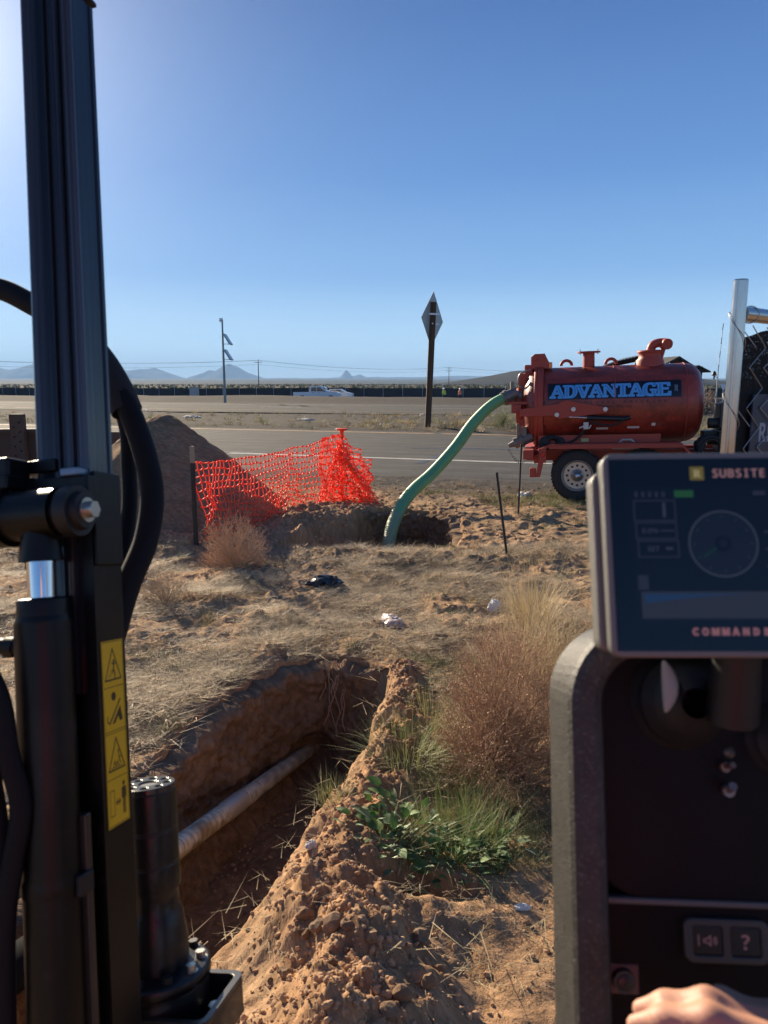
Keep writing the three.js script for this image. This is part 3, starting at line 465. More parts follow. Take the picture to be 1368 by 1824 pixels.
  obj('brake_line', tube([V(U0 - .2, top - .02, AX + .2), V(U0 - .34, top - .08, AX + .25), V(U0 - .36, top - .22, AX + .24), V(U0 - .28, top - .28, AX + .2), V(U0 - .22, top - .2, AX + .24)], .013, 30, 8), std(lin(.35, .34, .33), .4, .5), t);
  // drain valve low at the back with its chain
  obj('drain_valve', [rod(V(U0 - .16, AY - .42, AX + .3), V(U0 - .42, AY - .52, AX + .34), .075, .08, 18), rod(V(U0 - .3, AY - .47, AX + .32), V(U0 - .34, AY - .485, AX + .325), .1, .1, 18), box(.09, .14, .09, U0 - .28, AY - .35, AX + .33, .015), box(.05, .2, .05, U0 - .36, AY - .33, AX + .36, .015), rod(V(U0 - .42, AY - .52, AX + .34), V(U0 - .5, AY - .55, AX + .35), .05, .03, 12)], std(lin(.19, .17, .15), .55, .4), t);
  const chain = []; for (let k = 0; k < 26; k++) { const q = k / 25, a = Math.PI * q; chain.push(new THREE.TorusGeometry(.014, .0035, 4, 8).rotateY(k % 2 ? .2 : 1.6).translate(U0 - .5 + q * .36, AY - .6 - .2 * Math.sin(a) + .02 * q, AX + .36)); }
  obj('safety_chain', chain, darkSteel, t);
  // name band on the near side: printed plate following the curve
  const band = (a0, a1, u0, u1, off, nu = 24, na = 14) => { const P = [], UV = [], I = []; for (let j = 0; j <= na; j++) for (let i = 0; i <= nu; i++) { const a = mix(a0, a1, j / na), u = mix(u0, u1, i / nu); P.push(u, AY + Math.sin(a) * (R + off), AX + Math.cos(a) * (R + off)); UV.push(i / nu, j / na); } for (let j = 0; j < na; j++) for (let i = 0; i < nu; i++) { const q = j * (nu + 1) + i, w = q + nu + 1; I.push(q, q + 1, w + 1, q, w + 1, w); } const g = new THREE.BufferGeometry(); g.setAttribute('position', new THREE.Float32BufferAttribute(P, 3)); g.setAttribute('uv', new THREE.Float32BufferAttribute(UV, 2)); g.setIndex(I); g.computeVertexNormals(); return g; };
  const name = canvasTex(1400, 210, (g, w, h) => {
    g.fillStyle = '#0a0d1c'; g.fillRect(0, 0, w, h);
    g.font = 'bold 190px serif'; g.textBaseline = 'middle'; g.textAlign = 'center';
    const s = 'ADVANTAGE', x0 = 40, x1 = 1285, wd = (x1 - x0) / s.length;
    for (let k = 0; k < s.length; k++) { g.save(); g.translate(x0 + wd * (k + .5), h / 2 + 8); const m = g.measureText(s[k]).width; g.scale(wd * 1.16 / m, 1.08); g.lineWidth = 22; g.lineJoin = 'round'; g.strokeStyle = '#10254f'; g.strokeText(s[k], 0, 0); g.fillStyle = '#3f86c4'; g.fillText(s[k], 0, 0); g.lineWidth = 15; g.strokeStyle = '#5aa2dc'; g.strokeText(s[k], 0, 0); g.restore(); }
    const R2 = rng(5); g.globalAlpha = .35; for (let k = 0; k < 90; k++) { g.fillStyle = R2() < .5 ? '#2b62a8' : '#8fb7dc'; const x = 50 + R2() * 1240, y = 50 + R2() * 120; g.fillRect(x, y, 4 + R2() * 26, 2 + R2() * 5); } g.globalAlpha = 1;
    g.save(); g.translate(1345, h / 2); g.rotate(Math.PI / 2); g.fillStyle = '#9aa7b5'; g.font = 'bold 44px serif'; g.fillText('INC', 0, 0); g.restore();
    g.strokeStyle = '#6d2a2a'; g.lineWidth = 5; g.strokeRect(3, 3, w - 6, h - 6);
  });
  obj('name_band', band(.16, .62, U0 + .05, U0 + 1.80, .003), phys(0xffffff, .35, 0, { map: name }), tk);
  const words = canvasTex(1400, 150, (g, w, h) => { g.clearRect(0, 0, w, h); g.fillStyle = '#3a0c0c'; g.textAlign = 'center'; g.textBaseline = 'middle'; g.font = 'bold 54px serif'; const s = 'DIRECTIONAL DRILLING'; for (let k = 0; k < s.length; k++) g.fillText(s[k], 80 + k * 64, 36); g.font = 'italic bold 58px serif'; g.fillText('Victorville, Ca.', 730, 108); });
  obj('small_lettering', band(-.09, .13, U0 + .10, U0 + 1.72, .003, 24, 6), phys(0xffffff, .45, 0, { map: words, transparent: true, alphaTest: .4 }), tk);
  const stick = (x, a, w, h, c) => obj('sticker', band(a - h / R / 2, a + h / R / 2, x - w / 2, x + w / 2, .003, 3, 3), std(c, .5), tk);
  stick(.33, -.62, .16, .035, lin(.62, .58, .56)); stick(.74, -.60, .16, .035, lin(.62, .58, .56)); stick(1.0, -.52, .05, .045, lin(.7, .68, .62)); stick(1.07, -.52, .05, .04, lin(.12, .08, .07));
  // chassis, fender, wheels
  obj('chassis', [box(3.4, .14, .07, 1.0, .60, NZ - .28), box(3.4, .14, .07, 1.0, .60, AX - .4), box(.08, .12, 1.2, -.55, .58, AX), box(.08, .12, 1.2, .9, .6, AX), box(.08, .12, 1.2, 2.6, .6, AX)], redPlain, t);
  obj('tank_saddle', [box(1.62, .20, .03, .28, .80, NZ - .03), box(.2, .22, .9, -.3, .72, AX), box(.2, .22, .9, 1.0, .72, AX)], redPlain, t);
  obj('saddle_label', box(.10, .05, .006, .1, .83, NZ - .008), std(lin(.45, .40, .16), .5), t);
  obj('tool_box', [box(.36, .09, .03, .64, .745, NZ + .0, .008), ext([[-.1, 0], [-.05, .05], [.08, .05], [.13, 0], [.1, 0], [.06, .03], [-.04, .03], [-.07, 0]], .02).translate(.64, .79, NZ)], std(lin(.42, .40, .36), .55), t);
  obj('hose_bundle', [new THREE.TorusGeometry(.09, .045, 10, 24).scale(1.3, .8, 1).translate(-.36, .80, NZ - .02), new THREE.TorusGeometry(.07, .03, 8, 20).scale(1.5, .8, 1).translate(-.32, .82, NZ + .03)], blackRubber, t);
  const fz0 = -.24, fz1 = .16;
  obj('fender', [ext([[-.53, .72], [-.36, .79], [1.32, .79], [1.5, .60], [1.48, .59], [1.31, .77], [-.35, .77], [-.52, .70]], fz1 - fz0, .004).translate(0, 0, fz0), box(.10, .20, .03, -.47, .64, fz1), ext([[-.50, .71], [-.42, .71], [-.50, .34], [-.56, .34]], .03).translate(0, 0, fz1 - .04), box(1.72, .05, .02, .48, .755, fz1 + .012)], redPlain, t);
  obj('rear_bumper', [box(.14, .13, 1.5, -.66, .66, AX + .1, .01), box(.09, .13, .08, -.60, .40, fz1 - .06, .01)], redPlain, t);
  obj('tail_light', rod(V(-.47, .655, fz1 + .014), V(-.47, .655, fz1 + .034), .035, .03, 16), phys(lin(.45, .02, .02), .2), t);
  const rimTex = std(lin(.52, .47, .40), .42, .55);
  for (const wx of [0, .87]) for (const [wz, sg] of [[0, 1], [AX * 2, -1]]) {
    const w = new THREE.Group(); w.name = 'wheel'; w.position.set(wx, .352, wz); t.add(w); if (sg < 0) w.rotation.y = Math.PI;
    const ty = obj('tyre', [lathe([[.20, -.10], [.235, -.12], [.30, -.122], [.335, -.11], [.352, -.085], [.352, .085], [.335, .11], [.30, .122], [.235, .12], [.20, .10]], 56).rotateX(Math.PI / 2), ...Array.from({ length: 48 }, (_, k) => new THREE.BoxGeometry(.028, .012, .2).translate(0, .352, 0).rotateZ(k / 48 * Math.PI * 2))], blackRubber, w);
    const face = ext(circ(.185, 48), .012, .003, [...Array.from({ length: 12 }, (_, k) => circ(.019, 12, Math.cos(k / 12 * 6.2832) * .137, Math.sin(k / 12 * 6.2832) * .137))]).translate(0, 0, .045);
    const rm = obj('rim', [face, lathe([[.178, .03], [.192, .06], [.207, .115], [.215, .118], [.21, .05], [.2, -.1]], 48).rotateX(Math.PI / 2)], rimTex, w);
    obj('rim_back', rod(V(0, 0, .0), V(0, 0, .02), .18, .18, 24), darkSteel, w);
    obj('hub', [lathe([[.001, .055], [.035, .05], [.045, .03], [.05, 0], [.085, -.002], [.09, -.02]], 28).rotateX(Math.PI / 2).translate(0, 0, .075)], std(lin(.30, .28, .26), .35, .7), w);
    obj('hub_cap', lathe([[.001, .014], [.02, .012], [.03, 0]], 20).rotateX(Math.PI / 2).translate(0, 0, .13), phys(lin(.5, .55, .6), .15, .9), w);
    for (let k = 0; k < 8; k++) obj('lug_nut', rod(V(Math.cos(k * .785) * .07, Math.sin(k * .785) * .07, .055), V(Math.cos(k * .785) * .07, Math.sin(k * .785) * .07, .09), .011, .009, 6), std(lin(.2, .18, .16), .4, .8), w);
  }
  // pump and engine ahead of the tank
  const e = obj('engine_block', [box(.55, .42, .6, 2.15, .95, AX + .12, .02), box(.28, .34, .34, 1.98, 1.12, AX + .28, .02), box(.5, .26, .5, 2.55, .86, AX + .1, .02)], std(lin(.022, .024, .028), .5), t);
  obj('blower', [rod(V(1.72, 1.02, AX + .32), V(1.95, 1.02, AX + .32), .07, .07, 16), new THREE.SphereGeometry(.11, 20, 14).translate(1.96, 1.0, AX + .32), box(.3, .1, .3, 1.8, .87, AX + .3, .02), rod(V(1.7, .78, AX + .4), V(2.0, .78, AX + .4), .05)], std(lin(.03, .03, .03), .5, .3), t);
  obj('filter_housing', [box(.24, .3, .26, 2.1, 1.32, AX + .3, .015)], std(lin(.20, .22, .22), .5), t);
  obj('muffler', [rod(V(2.22, 1.28, AX + .42), V(2.55, 1.25, AX + .5), .075, .075, 20), rod(V(2.5, 1.255, AX + .49), V(2.57, 1.25, AX + .505), .088, .088, 20)], std(lin(.30, .16, .10), .85), t);
  obj('hose_reel', [rod(V(1.6, .74, NZ - .22), V(1.6, .74, NZ + .05), .06, .06, 16), ...Array.from({ length: 7 }, (_, k) => new THREE.TorusGeometry(.12, .02, 8, 28).translate(1.72, .70, NZ - .2 + k * .042)), ...Array.from({ length: 7 }, (_, k) => new THREE.TorusGeometry(.155, .02, 8, 28).translate(1.72, .70, NZ - .2 + k * .042))], blackRubber, t);
  obj('battery_box', [box(.62, .34, .4, 2.12, .74, NZ - .16, .02), box(.64, .03, .42, 2.12, .92, NZ - .16, .01), rod(V(2.2, .84, NZ + .04), V(2.2, .84, NZ + .06), .025)], std(lin(.012, .013, .016), .4), t);
  obj('tongue', [rod(V(2.7, .6, AX - .3), V(4.1, .55, AX), .05, .05, 8), rod(V(2.7, .6, AX + .3), V(4.1, .55, AX), .05, .05, 8), rod(V(3.9, -.05, AX + .06), V(3.9, .9, AX + .06), .04, .04, 10), box(.2, .02, .2, 3.9, -.04, AX + .06)], redPlain, t);
}
{ // green suction hose from the trailer into the far pit
  const P = [[1.86, 1.50, -10.70], [1.58, 1.37, -10.62], [1.29, 1.12, -10.48], [.987, .766, -10.2], [.654, .454, -9.85], [.372, .27, -9.42], [.19, .10, -8.98], [.085, -.10, -8.62], [.04, -.34, -8.38], [.03, -.62, -8.28], [.02, -.86, -8.22]];
  const t = thing('suction_hose', 'thick green ribbed hose looping from the red tank into the pit', 'hose', [0, 0, 0]);
  const c = new THREE.CatmullRomCurve3(P.map((p) => V(...p)), false, 'centripetal'), n = 560, rs = 16, g = new THREE.TubeGeometry(c, n, .078, rs), p = g.attributes.position, nn = g.attributes.normal, col = new Float32Array(p.count * 3);
  for (let i = 0; i <= n; i++) { const k = .0035 * Math.cos(i * Math.PI / 2), u = i / n; for (let j = 0; j <= rs; j++) { const q = i * (rs + 1) + j; p.setXYZ(q, p.getX(q) + nn.getX(q) * k, p.getY(q) + nn.getY(q) * k, p.getZ(q) + nn.getZ(q) * k); const dust = sstep(.66, .82, u + .10 * fbm(u * 30, j * .5, 611, 3)); const a = i % 4 === 0 ? 1.25 : 1; col.set([mix(.12 * a, .27, dust * .75), mix(.33 * a, .27, dust * .75), mix(.155 * a, .17, dust * .75)], q * 3); } }
  g.setAttribute('color', new THREE.BufferAttribute(col, 3)); g.computeVertexNormals();
  obj('hose', g, std(0xffffff, .5, 0, { vertexColors: true }), t);
  obj('coupling', [rod(V(1.90, 1.515, -10.70), V(1.70, 1.435, -10.65), .092, .092, 20), rod(V(1.78, 1.47, -10.67), V(1.75, 1.455, -10.665), .105, .105, 20), box(.05, .2, .04, 1.84, 1.58, -10.66)], std(lin(.20, .19, .17), .5, .5), t);
}
// ---------------------------------------------------------------- orange netting on its stakes
const stakeMat = std(lin(.035, .03, .028), .6, .3);
{
  const PL = V(-1.825, 0, -6.95), PR = V(-.60, 0, -10.25); PL.y = groundY(PL.x, PL.z); PR.y = groundY(PR.x, PR.z);
  const sl = thing('fence_stake', 'dark steel stake with a worn pale top at the near end of the netting', 'stake', [PL.x, PL.y, PL.z]);
  obj('shaft', ext([[-.022, -.004], [.022, -.004], [.022, .004], [.005, .004], [.005, .026], [-.005, .026], [-.005, .004], [-.022, .004]], .93).rotateX(-Math.PI / 2).translate(0, -.12, 0), stakeMat, sl);
  obj('tip', ext([[-.023, -.005], [.023, -.005], [.023, .005], [.006, .005], [.006, .027], [-.006, .027], [-.006, .005], [-.023, .005]], .16).rotateX(-Math.PI / 2).translate(0, .80, 0), std(lin(.30, .25, .18), .8), sl);
  for (let k = 0; k < 12; k++) obj('stud', box(.012, .02, .012, 0, .05 + k * .06, .030), stakeMat, sl);
  const sr = thing('fence_stake', 'steel stake topped with a flat red safety cap at the netting', 'stake', [PR.x, PR.y, PR.z]);
  obj('shaft', rod(V(0, -.15, 0), V(.012, .98, 0), .014, .014, 8), stakeMat, sr);
  obj('safety_cap', lathe([[.024, -.06], [.028, -.005], [.05, .0], [.085, .012], [.088, .022], [.08, .03], [.001, .034]], 24).translate(.012, .985, 0), std(lin(.72, .06, .02), .55), sr);
  const net = thing('safety_netting', 'sagging orange plastic mesh netting strung between two stakes', 'safety netting', [0, 0, 0]);
  const nc = 70, nr = 11, pts = [];
  for (let j = 0; j <= nr; j++) { pts.push([]); for (let i = 0; i <= nc; i++) {
    const a = i / nc, b = j / nr, run = a < .52 ? a / .52 * .80 : a < .82 ? .80 + (a - .52) / .30 * .20 : 1 + (a - .82) / .18 * .10, u = Math.min(run, 1), over = Math.max(0, run - 1);
    const bunch = sstep(.45, .85, a);
    let x = mix(PL.x, PR.x, u) + over * 3.6, z = mix(PL.z, PR.z, u) - over * .8;
    const fold = bunch * (.085 * Math.sin(i * 1.5 + b * 2.2) + .05 * Math.sin(i * 3.0 + j * .7)) + .02 * Math.sin(i * .4) + .07 * fbm(i * .25, j * .3, 701, 3);
    x += fold * .95 + .03 * (1 - b) * fbm(i * .5, j * .5, 703, 2); z += fold * .35;
    const gy = groundY(x, z), topH = mix(.80, .93, sstep(.45, .95, u)) - .05 * Math.sin(Math.PI * u) - over * 4.6 + .02 * fbm(i * .4, 3, 705, 2);
    const bb = Math.pow(b, 1 + .25 * bunch);
    x += (1 - bb) * (.14 * sstep(.12, 0, u) + .16 * bunch * fbm(i * .6, j * .3, 707, 2) + .10 * sstep(.9, 1.05, run)); z += (1 - bb) * .10 * fbm(i * .2, 5, 708, 2);
    const sag = .09 * fbm(i * .35, j * .6, 709, 3) * (1 - b) * b * 2;
    const yTop = mix(PL.y + .80, PR.y + .93, sstep(0, 1, u)) - .07 * Math.sin(Math.PI * u) - over * 4.6; pts[j].push(V(x, mix(gy + .015, Math.max(gy + .1, yTop), bb) + sag + .012 * fbm(i * .9, j * .9, 711, 2), z));
  } }
  const or = phys(lin(1, .15, .03), .75, 0, { transmission: .5, thickness: 0 }), orT = phys(lin(1, .15, .03), .75, 0, { transmission: .5, thickness: 0 });
  const H = [], Vt = [], N = [], R = rng(91);
  for (let j = 0; j <= nr; j++) for (let i = 0; i <= nc; i++) {
    const p = pts[j][i];
    if (i < nc) { const q = pts[j][i + 1], m = p.clone().add(q).multiplyScalar(.5).add(V((R() - .5) * .010, -.003 - R() * .008, (R() - .5) * .01)); H.push(rod(p, m, .0075, .0048, 5, true), rod(m, q, .0048, .0075, 5, true)); }
    if (j < nr) { const q = pts[j + 1][i]; Vt.push(rod(p, q, .0052, .0052, 4, true)); }
    N.push(new THREE.OctahedronGeometry(.018).scale(1.25, .75, .7).translate(p.x, p.y, p.z));
  }
  // the slack end hangs gathered and folded round the capped stake
  const q = []; for (let j = 0; j <= 10; j++) { q.push([]); for (let i = 0; i <= 34; i++) { const u = i / 34, b = j / 10, w = .10 + .34 * (1 - b); const x = PR.x + (u - .35) * w * 1.9 + .10 * fbm(i * .7, j * .5, 721, 3), z = PR.z + .16 + .16 * fbm(i * .6 + 5, j * .4, 723, 3) + .08 * Math.sin(i * 1.7); q[j].push(V(x, groundY(x, z) + .02 + b * (.84 - .5 * Math.abs(u - .35)) + .03 * fbm(i * .8, j * .8, 725, 2), z)); } }
  for (let j = 0; j <= 10; j++) for (let i = 0; i <= 34; i++) { const p = q[j][i]; if (i < 34) H.push(rod(p, q[j][i + 1], .006, .006, 4, true)); if (j < 10) Vt.push(rod(p, q[j + 1][i], .0052, .0052, 4, true)); N.push(new THREE.OctahedronGeometry(.016).scale(1.2, .75, .7).translate(p.x, p.y, p.z)); }
  obj('long_strands', H, orT, net).userData.kind = 'stuff'; obj('cross_strands', Vt, orT, net).userData.kind = 'stuff'; obj('knots', N, or, net).userData.kind = 'stuff';
}
// thin black marker rods right of the pit
for (const [x, z, h, lx, lz, label] of [[1.175, -6.69, .80, -.13, -.05, 'thin black rod leaning near the right of the far pit'], [1.70, -9.13, .88, .01, .02, 'thin black rod standing upright below the trailer valve']]) {
  const y = groundY(x, z), t = thing('marker_rod', label, 'stake', [x, y, z]); obj('shaft', rod(V(0, -.12, 0), V(lx, h, lz), .012, .012, 8), stakeMat, t); obj('cap', rod(V(lx, h, lz), V(lx, h + .012, lz), .015, .013, 8), stakeMat, t);
}
{ // rusty steel road plate frame at far left
  const x = -4.9, z = -10.4, t = thing('steel_barrier', 'rusty brown steel plate with a perforated upright post at far left', 'barrier', [x, .30, z], .08), rust = std(lin(.085, .062, .05), .8, .2);
  obj('plate', [box(1.9, .42, .05, -.35, .47, 0), box(1.9, .05, .14, -.35, .70, .03), box(.03, .4, .1, -.62, .47, .06)], rust, t);
  obj('post', ext(rrect(.18, 1.06, .01, 1), .10, .004, Array.from({ length: 14 }, (_, k) => circ(.016, 8, k % 2 ? .04 : -.04, -.44 + k * .066))).translate(-.22, .40, .07), rust, t);
  obj('plate', box(.7, .5, .05, .90, .42, -.06), rust, t);
}
// ---------------------------------------------------------------- drill rod in the near pit
{
  const dir = V(.218, -.242, -.945).normalize(), a = V(-.835, -.24, -2.70), t = thing('drill_rod', 'scuffed grey steel drill rod sloping down into the near pit wall', 'drill rod', [a.x, a.y, a.z]);
  t.quaternion.setFromUnitVectors(V(0, 0, -1), dir);
  const st = tex(512, (u, v, i, j) => { const rings = .5 + .5 * Math.sin(v * 6.283 * 46 + 3 * fbm(u * 4, v * 30, 801, 2, 0)), n = fbm(u * 10, v * 60, 803, 4), m = sstep(.1, .5, fbm(u * 3, v * 12, 805, 4)); const k = .66 + .12 * rings + .16 * n; return [mix(k, k * .8, m), mix(k * .985, k * .72, m), mix(k * .94, k * .60, m)]; });
  const mt = std(lin(.95, .90, .80), .5, .2, { map: rep(st, 1, 1.2), bumpMap: rep(st, 1, 1.2), bumpScale: .0012 });
  const L = 4.1, prof = [[.044, -.78], [.044, -.20], [.045, .0], [.045, .35], [.0465, .5], [.0465, .72], [.043, .80], [.043, 1.85]];
  obj('rod', lathe(prof, 40).rotateX(-Math.PI / 2), mt, t);
  obj('tool_joint', [lathe([[.045, .42], [.049, .45], [.049, .60], [.045, .63]], 40).rotateX(-Math.PI / 2)], std(lin(.46, .42, .37), .45, .5), t);
  obj('chuck', lathe([[.03, -.60], [.058, -.61], [.062, -.64], [.062, -1.15], [.07, -1.17], [.07, -1.9], [.02, -1.92]], 28).rotateX(-Math.PI / 2), phys(lin(.008, .008, .009), .9, 0, { specularIntensity: .15 }), t);
}
// ---------------------------------------------------------------- anchor mast of the drill rig
const grime = tex(512, (u, v, i, j) => { const a = sstep(.05, .55, fbm(u * 4, v * 4, 941, 5, 4) + .25 * fbm(u * 40, v * 40, 943, 3, 40)), s = sstep(.35, .6, fbm(u * 24, v * 24, 945, 4, 24)), k = .30 + .30 * a + .25 * s; return [k, k * .93, k * .84]; });
const blackPaint = phys(lin(.032, .032, .035), .42, 0, { specularIntensity: .6, map: rep(grime, 1.9) }), blackSatin = std(lin(.008, .008, .009), .55, .1), chrome = phys(lin(.72, .72, .73), .10, 1), boltSteel = std(lin(.50, .46, .40), .32, .9), hoseMat = phys(lin(.006, .006, .008), .75, 0, { specularIntensity: .5 });
const rigBasis = new THREE.Matrix4().makeBasis(V(.9735, .1216, .1934), V(-.0726, .9674, -.2426), V(-.2166, .2222, .9506));
blackPaint.userData.metres = true;
function rigThing(name, label, category) { const t = thing(name, label, category, [-.395, .716, -.894]); t.quaternion.setFromRotationMatrix(rigBasis); return t; }
{
  const t = rigThing('anchor_mast', 'tall black drill rig anchor mast with hydraulic cylinder and hoses', 'mast');
  // inner slide: worn steel box with raised rails
  const streak = tex(256, (u, v, i, j) => { const n = fbm(u * 26, v * 1.3, 821, 4), f = fbm(u * 80, v * 3, 823, 3), s = fbm(u * 9, v * .7, 825, 3), k = .42 + .26 * n + .18 * f + .12 * s; const r = sstep(.15, .5, fbm(u * 7 + 3, v * .8, 827, 3)); return [k * mix(1, 1.02, r), k * mix(1, .82, r), k * mix(1.03, .82, r)]; });
  const slide = std(lin(.27, .28, .31), .8, .35, { map: rep(streak, 4, .5), roughnessMap: rep(streak, 4, .5), bumpMap: rep(streak, 4, .5), bumpScale: .0005 }); slide.userData.metres = true;
  const outline = [[-.075, -.0585], [.0145, -.0585], [.0145, -.053], [.0115, -.049], [.0115, -.006], [.0145, -.002], [.0145, 0], [.002, 0], [.002, -.006], [-.012, -.006], [-.012, -.001], [-.026, -.001], [-.026, -.007], [-.036, -.007], [-.036, -.002], [-.072, -.002], [-.075, -.004]];
  const sl = obj('slide_tube', ext(outline.map(([a, b]) => [a, -b]), 1.10, .0012).rotateX(-Math.PI / 2).translate(0, .46, 0), slide, t);
  obj('top_plate', ext([[-.078, .068], [-.078, -.004], [-.01, -.004], [.018, -.004], [.018, .068]].map(([a, b]) => [a, -b + .0]), .006).rotateX(Math.PI / 2).translate(0, 1.575, 0), blackSatin, t);
  // outer channel with open back
  const ch = [[-.085, -.064], [.0165, -.064], [.0165, .004], [.0035, .004], [.0035, -.060], [-.0765, -.060], [-.0765, .004], [-.085, .004]];
  obj('outer_channel', ext(ch.map(([a, b]) => [a, -b]), 1.45, .002).rotateX(-Math.PI / 2).translate(0, -.68, 0), blackPaint, t);
  obj('channel_collar', [box(.118, .05, .022, -.033, .752, .012, .003), box(.006, .14, .068, .0215, .715, -.030, .002), box(.012, .14, .09, -.0895, .715, -.036, .003)], blackPaint, t);
  obj('collar_lip', box(.03, .012, .05, -.002, .783, .002, .003), std(lin(.20, .26, .32), .4, .5), t);
  // lift cylinder
  const cx = -.036, cz = .048;
  const cy = obj('cylinder_barrel', lathe([[.001, -.68], [.0385, -.68], [.0385, .20], [.0405, .205], [.0405, .222], [.0385, .228], [.0385, .568], [.036, .574], [.036, .578], [.0345, .580], [.0345, .600], [.031, .603], [.019, .604]], 48).translate(cx, 0, cz), blackPaint, t);
  obj('cylinder_rod', rod(V(cx, .56, cz), V(cx, .70, cz), .0195, .0195, 40), chrome, t);
  obj('rod_eye', [rod(V(cx - .10, .722, cz), V(cx + .036, .722, cz), .036, .036, 36), rod(V(cx - .10, .722, cz), V(cx - .045, .722, cz), .043, .043, 36), lathe([[.03, 0], [.025, .04], [.026, .06]], 28).translate(cx, .655, cz), rod(V(cx + .036, .722, cz), V(cx + .046, .722, cz), .030, .030, 30)], blackPaint, t);
  obj('pin_washer', [rod(V(cx + .046, .722, cz), V(cx + .066, .722, cz), .036, .036, 32), rod(V(cx + .066, .722, cz), V(cx + .076, .722, cz), .028, .026, 32)], blackSatin, t);
  obj('pin_bolt', [rod(V(cx + .076, .722, cz), V(cx + .079, .722, cz), .0175, .0175, 28), rod(V(cx + .079, .722, cz), V(cx + .090, .722, cz), .0125, .0125, 6)], boltSteel, t);
  obj('cylinder_lug', [box(.03, .13, .05, -.095, .745, .03, .006), box(.05, .022, .06, -.10, .772, .035, .004), box(.10, .02, .03, -.09, .80, -.01, .003)], blackPaint, t);
  obj('port_fitting', [rod(V(cx - .03, .535, cz), V(cx - .11, .542, cz + .005), .012, .012, 16), rod(V(cx - .045, .536, cz), V(cx - .06, .537, cz), .016, .016, 6)], blackSatin, t);
  obj('guide_bar', [box(.022, 1.02, .014, .0, -.21, .03, .003)], phys(lin(.035, .03, .026), .35, .2), t);
  obj('barrel_strap', [box(.012, .03, .03, .008, .21, .04, .004)], blackSatin, t);
  // warning decal, four stacked pictograms
  const decal = canvasTex(256, 1120, (g, w, h) => {
    g.fillStyle = '#d8b40c'; g.fillRect(0, 0, w, h); g.strokeStyle = g.fillStyle = '#15130a'; g.lineJoin = 'round';
    g.lineWidth = 4; g.strokeRect(8, 8, w - 16, h - 16); for (const y of [286, 552, 566, 838]) { g.beginPath(); g.moveTo(8, y); g.lineTo(w - 8, y); g.stroke(); }
    const tri = (y) => { g.lineWidth = 11; g.beginPath(); g.moveTo(128, y); g.lineTo(222, y + 190); g.lineTo(34, y + 190); g.closePath(); g.stroke(); };
    const line = (p, lw) => { g.lineWidth = lw; g.lineCap = 'round'; g.beginPath(); p.forEach(([a, b], i) => i ? g.lineTo(a, b) : g.moveTo(a, b)); g.stroke(); };
    const dot = (x, y, r) => { g.beginPath(); g.arc(x, y, r, 0, 7); g.fill(); };
    tri(52); dot(140, 130, 11); line([[140, 142], [134, 178], [150, 205], [146, 228]], 13); line([[134, 178], [116, 200]], 10); line([[138, 150], [116, 138]], 8); line([[140, 150], [164, 140]], 8); line([[80, 226], [118, 206]], 4); line([[72, 222], [108, 180]], 3);
    dot(122, 345, 27); line([[66, 505], [196, 372]], 13); g.beginPath(); g.moveTo(150, 455); g.lineTo(196, 410); g.lineTo(222, 500); g.lineTo(186, 505); g.lineTo(168, 470); g.lineTo(130, 510); g.lineTo(96, 510); g.closePath(); g.fill(); line([[44, 460], [40, 490], [66, 505], [86, 480]], 9);
    tri(598); line([[60, 775], [190, 772]], 5); line([[90, 770], [104, 735], [118, 768], [134, 740], [150, 768]], 9); line([[150, 690], [158, 735], [172, 756]], 10); dot(150, 680, 8); line([[158, 730], [180, 712]], 7);
    g.lineWidth = 5; g.strokeRect(34, 905, 50, 150); line([[104, 985], [150, 985]], 9); line([[118, 970], [102, 985], [118, 1000]], 8); line([[136, 970], [152, 985], [136, 1000]], 8);
    dot(196, 888, 15); g.fillRect(178, 908, 36, 72); g.fillRect(168, 912, 9, 62); g.fillRect(216, 912, 9, 62); g.fillRect(180, 975, 14, 95); g.fillRect(199, 975, 14, 95);
    const R = rng(9); g.globalAlpha = .16; for (let k = 0; k < 260; k++) { g.fillStyle = R() < .6 ? '#6b5420' : '#fff2b0'; g.fillRect(R() * w, R() * h, 1 + R() * 3, 1 + R() * 9); }
  });
  const dg = new THREE.PlaneGeometry(.055, .268).rotateY(Math.PI / 2).translate(.0195, .398, -.030); obj('warning_decal', dg, phys(0xffffff, .38, 0, { map: decal, clearcoat: .3 }), t);
  // hoses, in the mast's own frame
  const inv = new THREE.Matrix4().copy(rigBasis).setPosition(-.395, .716, -.894).invert(), loc = (l) => l.map((p) => V(...p).applyMatrix4(inv));
  obj('hydraulic_hose', tube(loc([[-.86, 1.775, -1.45], [-.788, 1.786, -1.432], [-.714, 1.78, -1.41], [-.647, 1.751, -1.385], [-.572, 1.71, -1.358], [-.498, 1.639, -1.325], [-.449, 1.566, -1.293], [-.412, 1.486, -1.259], [-.393, 1.422, -1.227], [-.393, 1.353, -1.185], [-.41, 1.286, -1.133], [-.425, 1.21, -1.09]]), .0198, 120, 16), hoseMat, t);
  obj('hydraulic_hose', tube(loc([[-.50, 1.615, -1.352], [-.469, 1.53, -1.337], [-.461, 1.46, -1.315], [-.452, 1.403, -1.285], [-.449, 1.331, -1.242], [-.442, 1.268, -1.181], [-.443, 1.18, -1.12]]), .0135, 90, 14), hoseMat, t);
  obj('hose_sleeve', tube(loc([[-.545, 1.69, -1.345], [-.498, 1.636, -1.327], [-.468, 1.59, -1.31], [-.452, 1.558, -1.298]]), .027, 40, 18), std(lin(.02, .02, .023), .9), t);
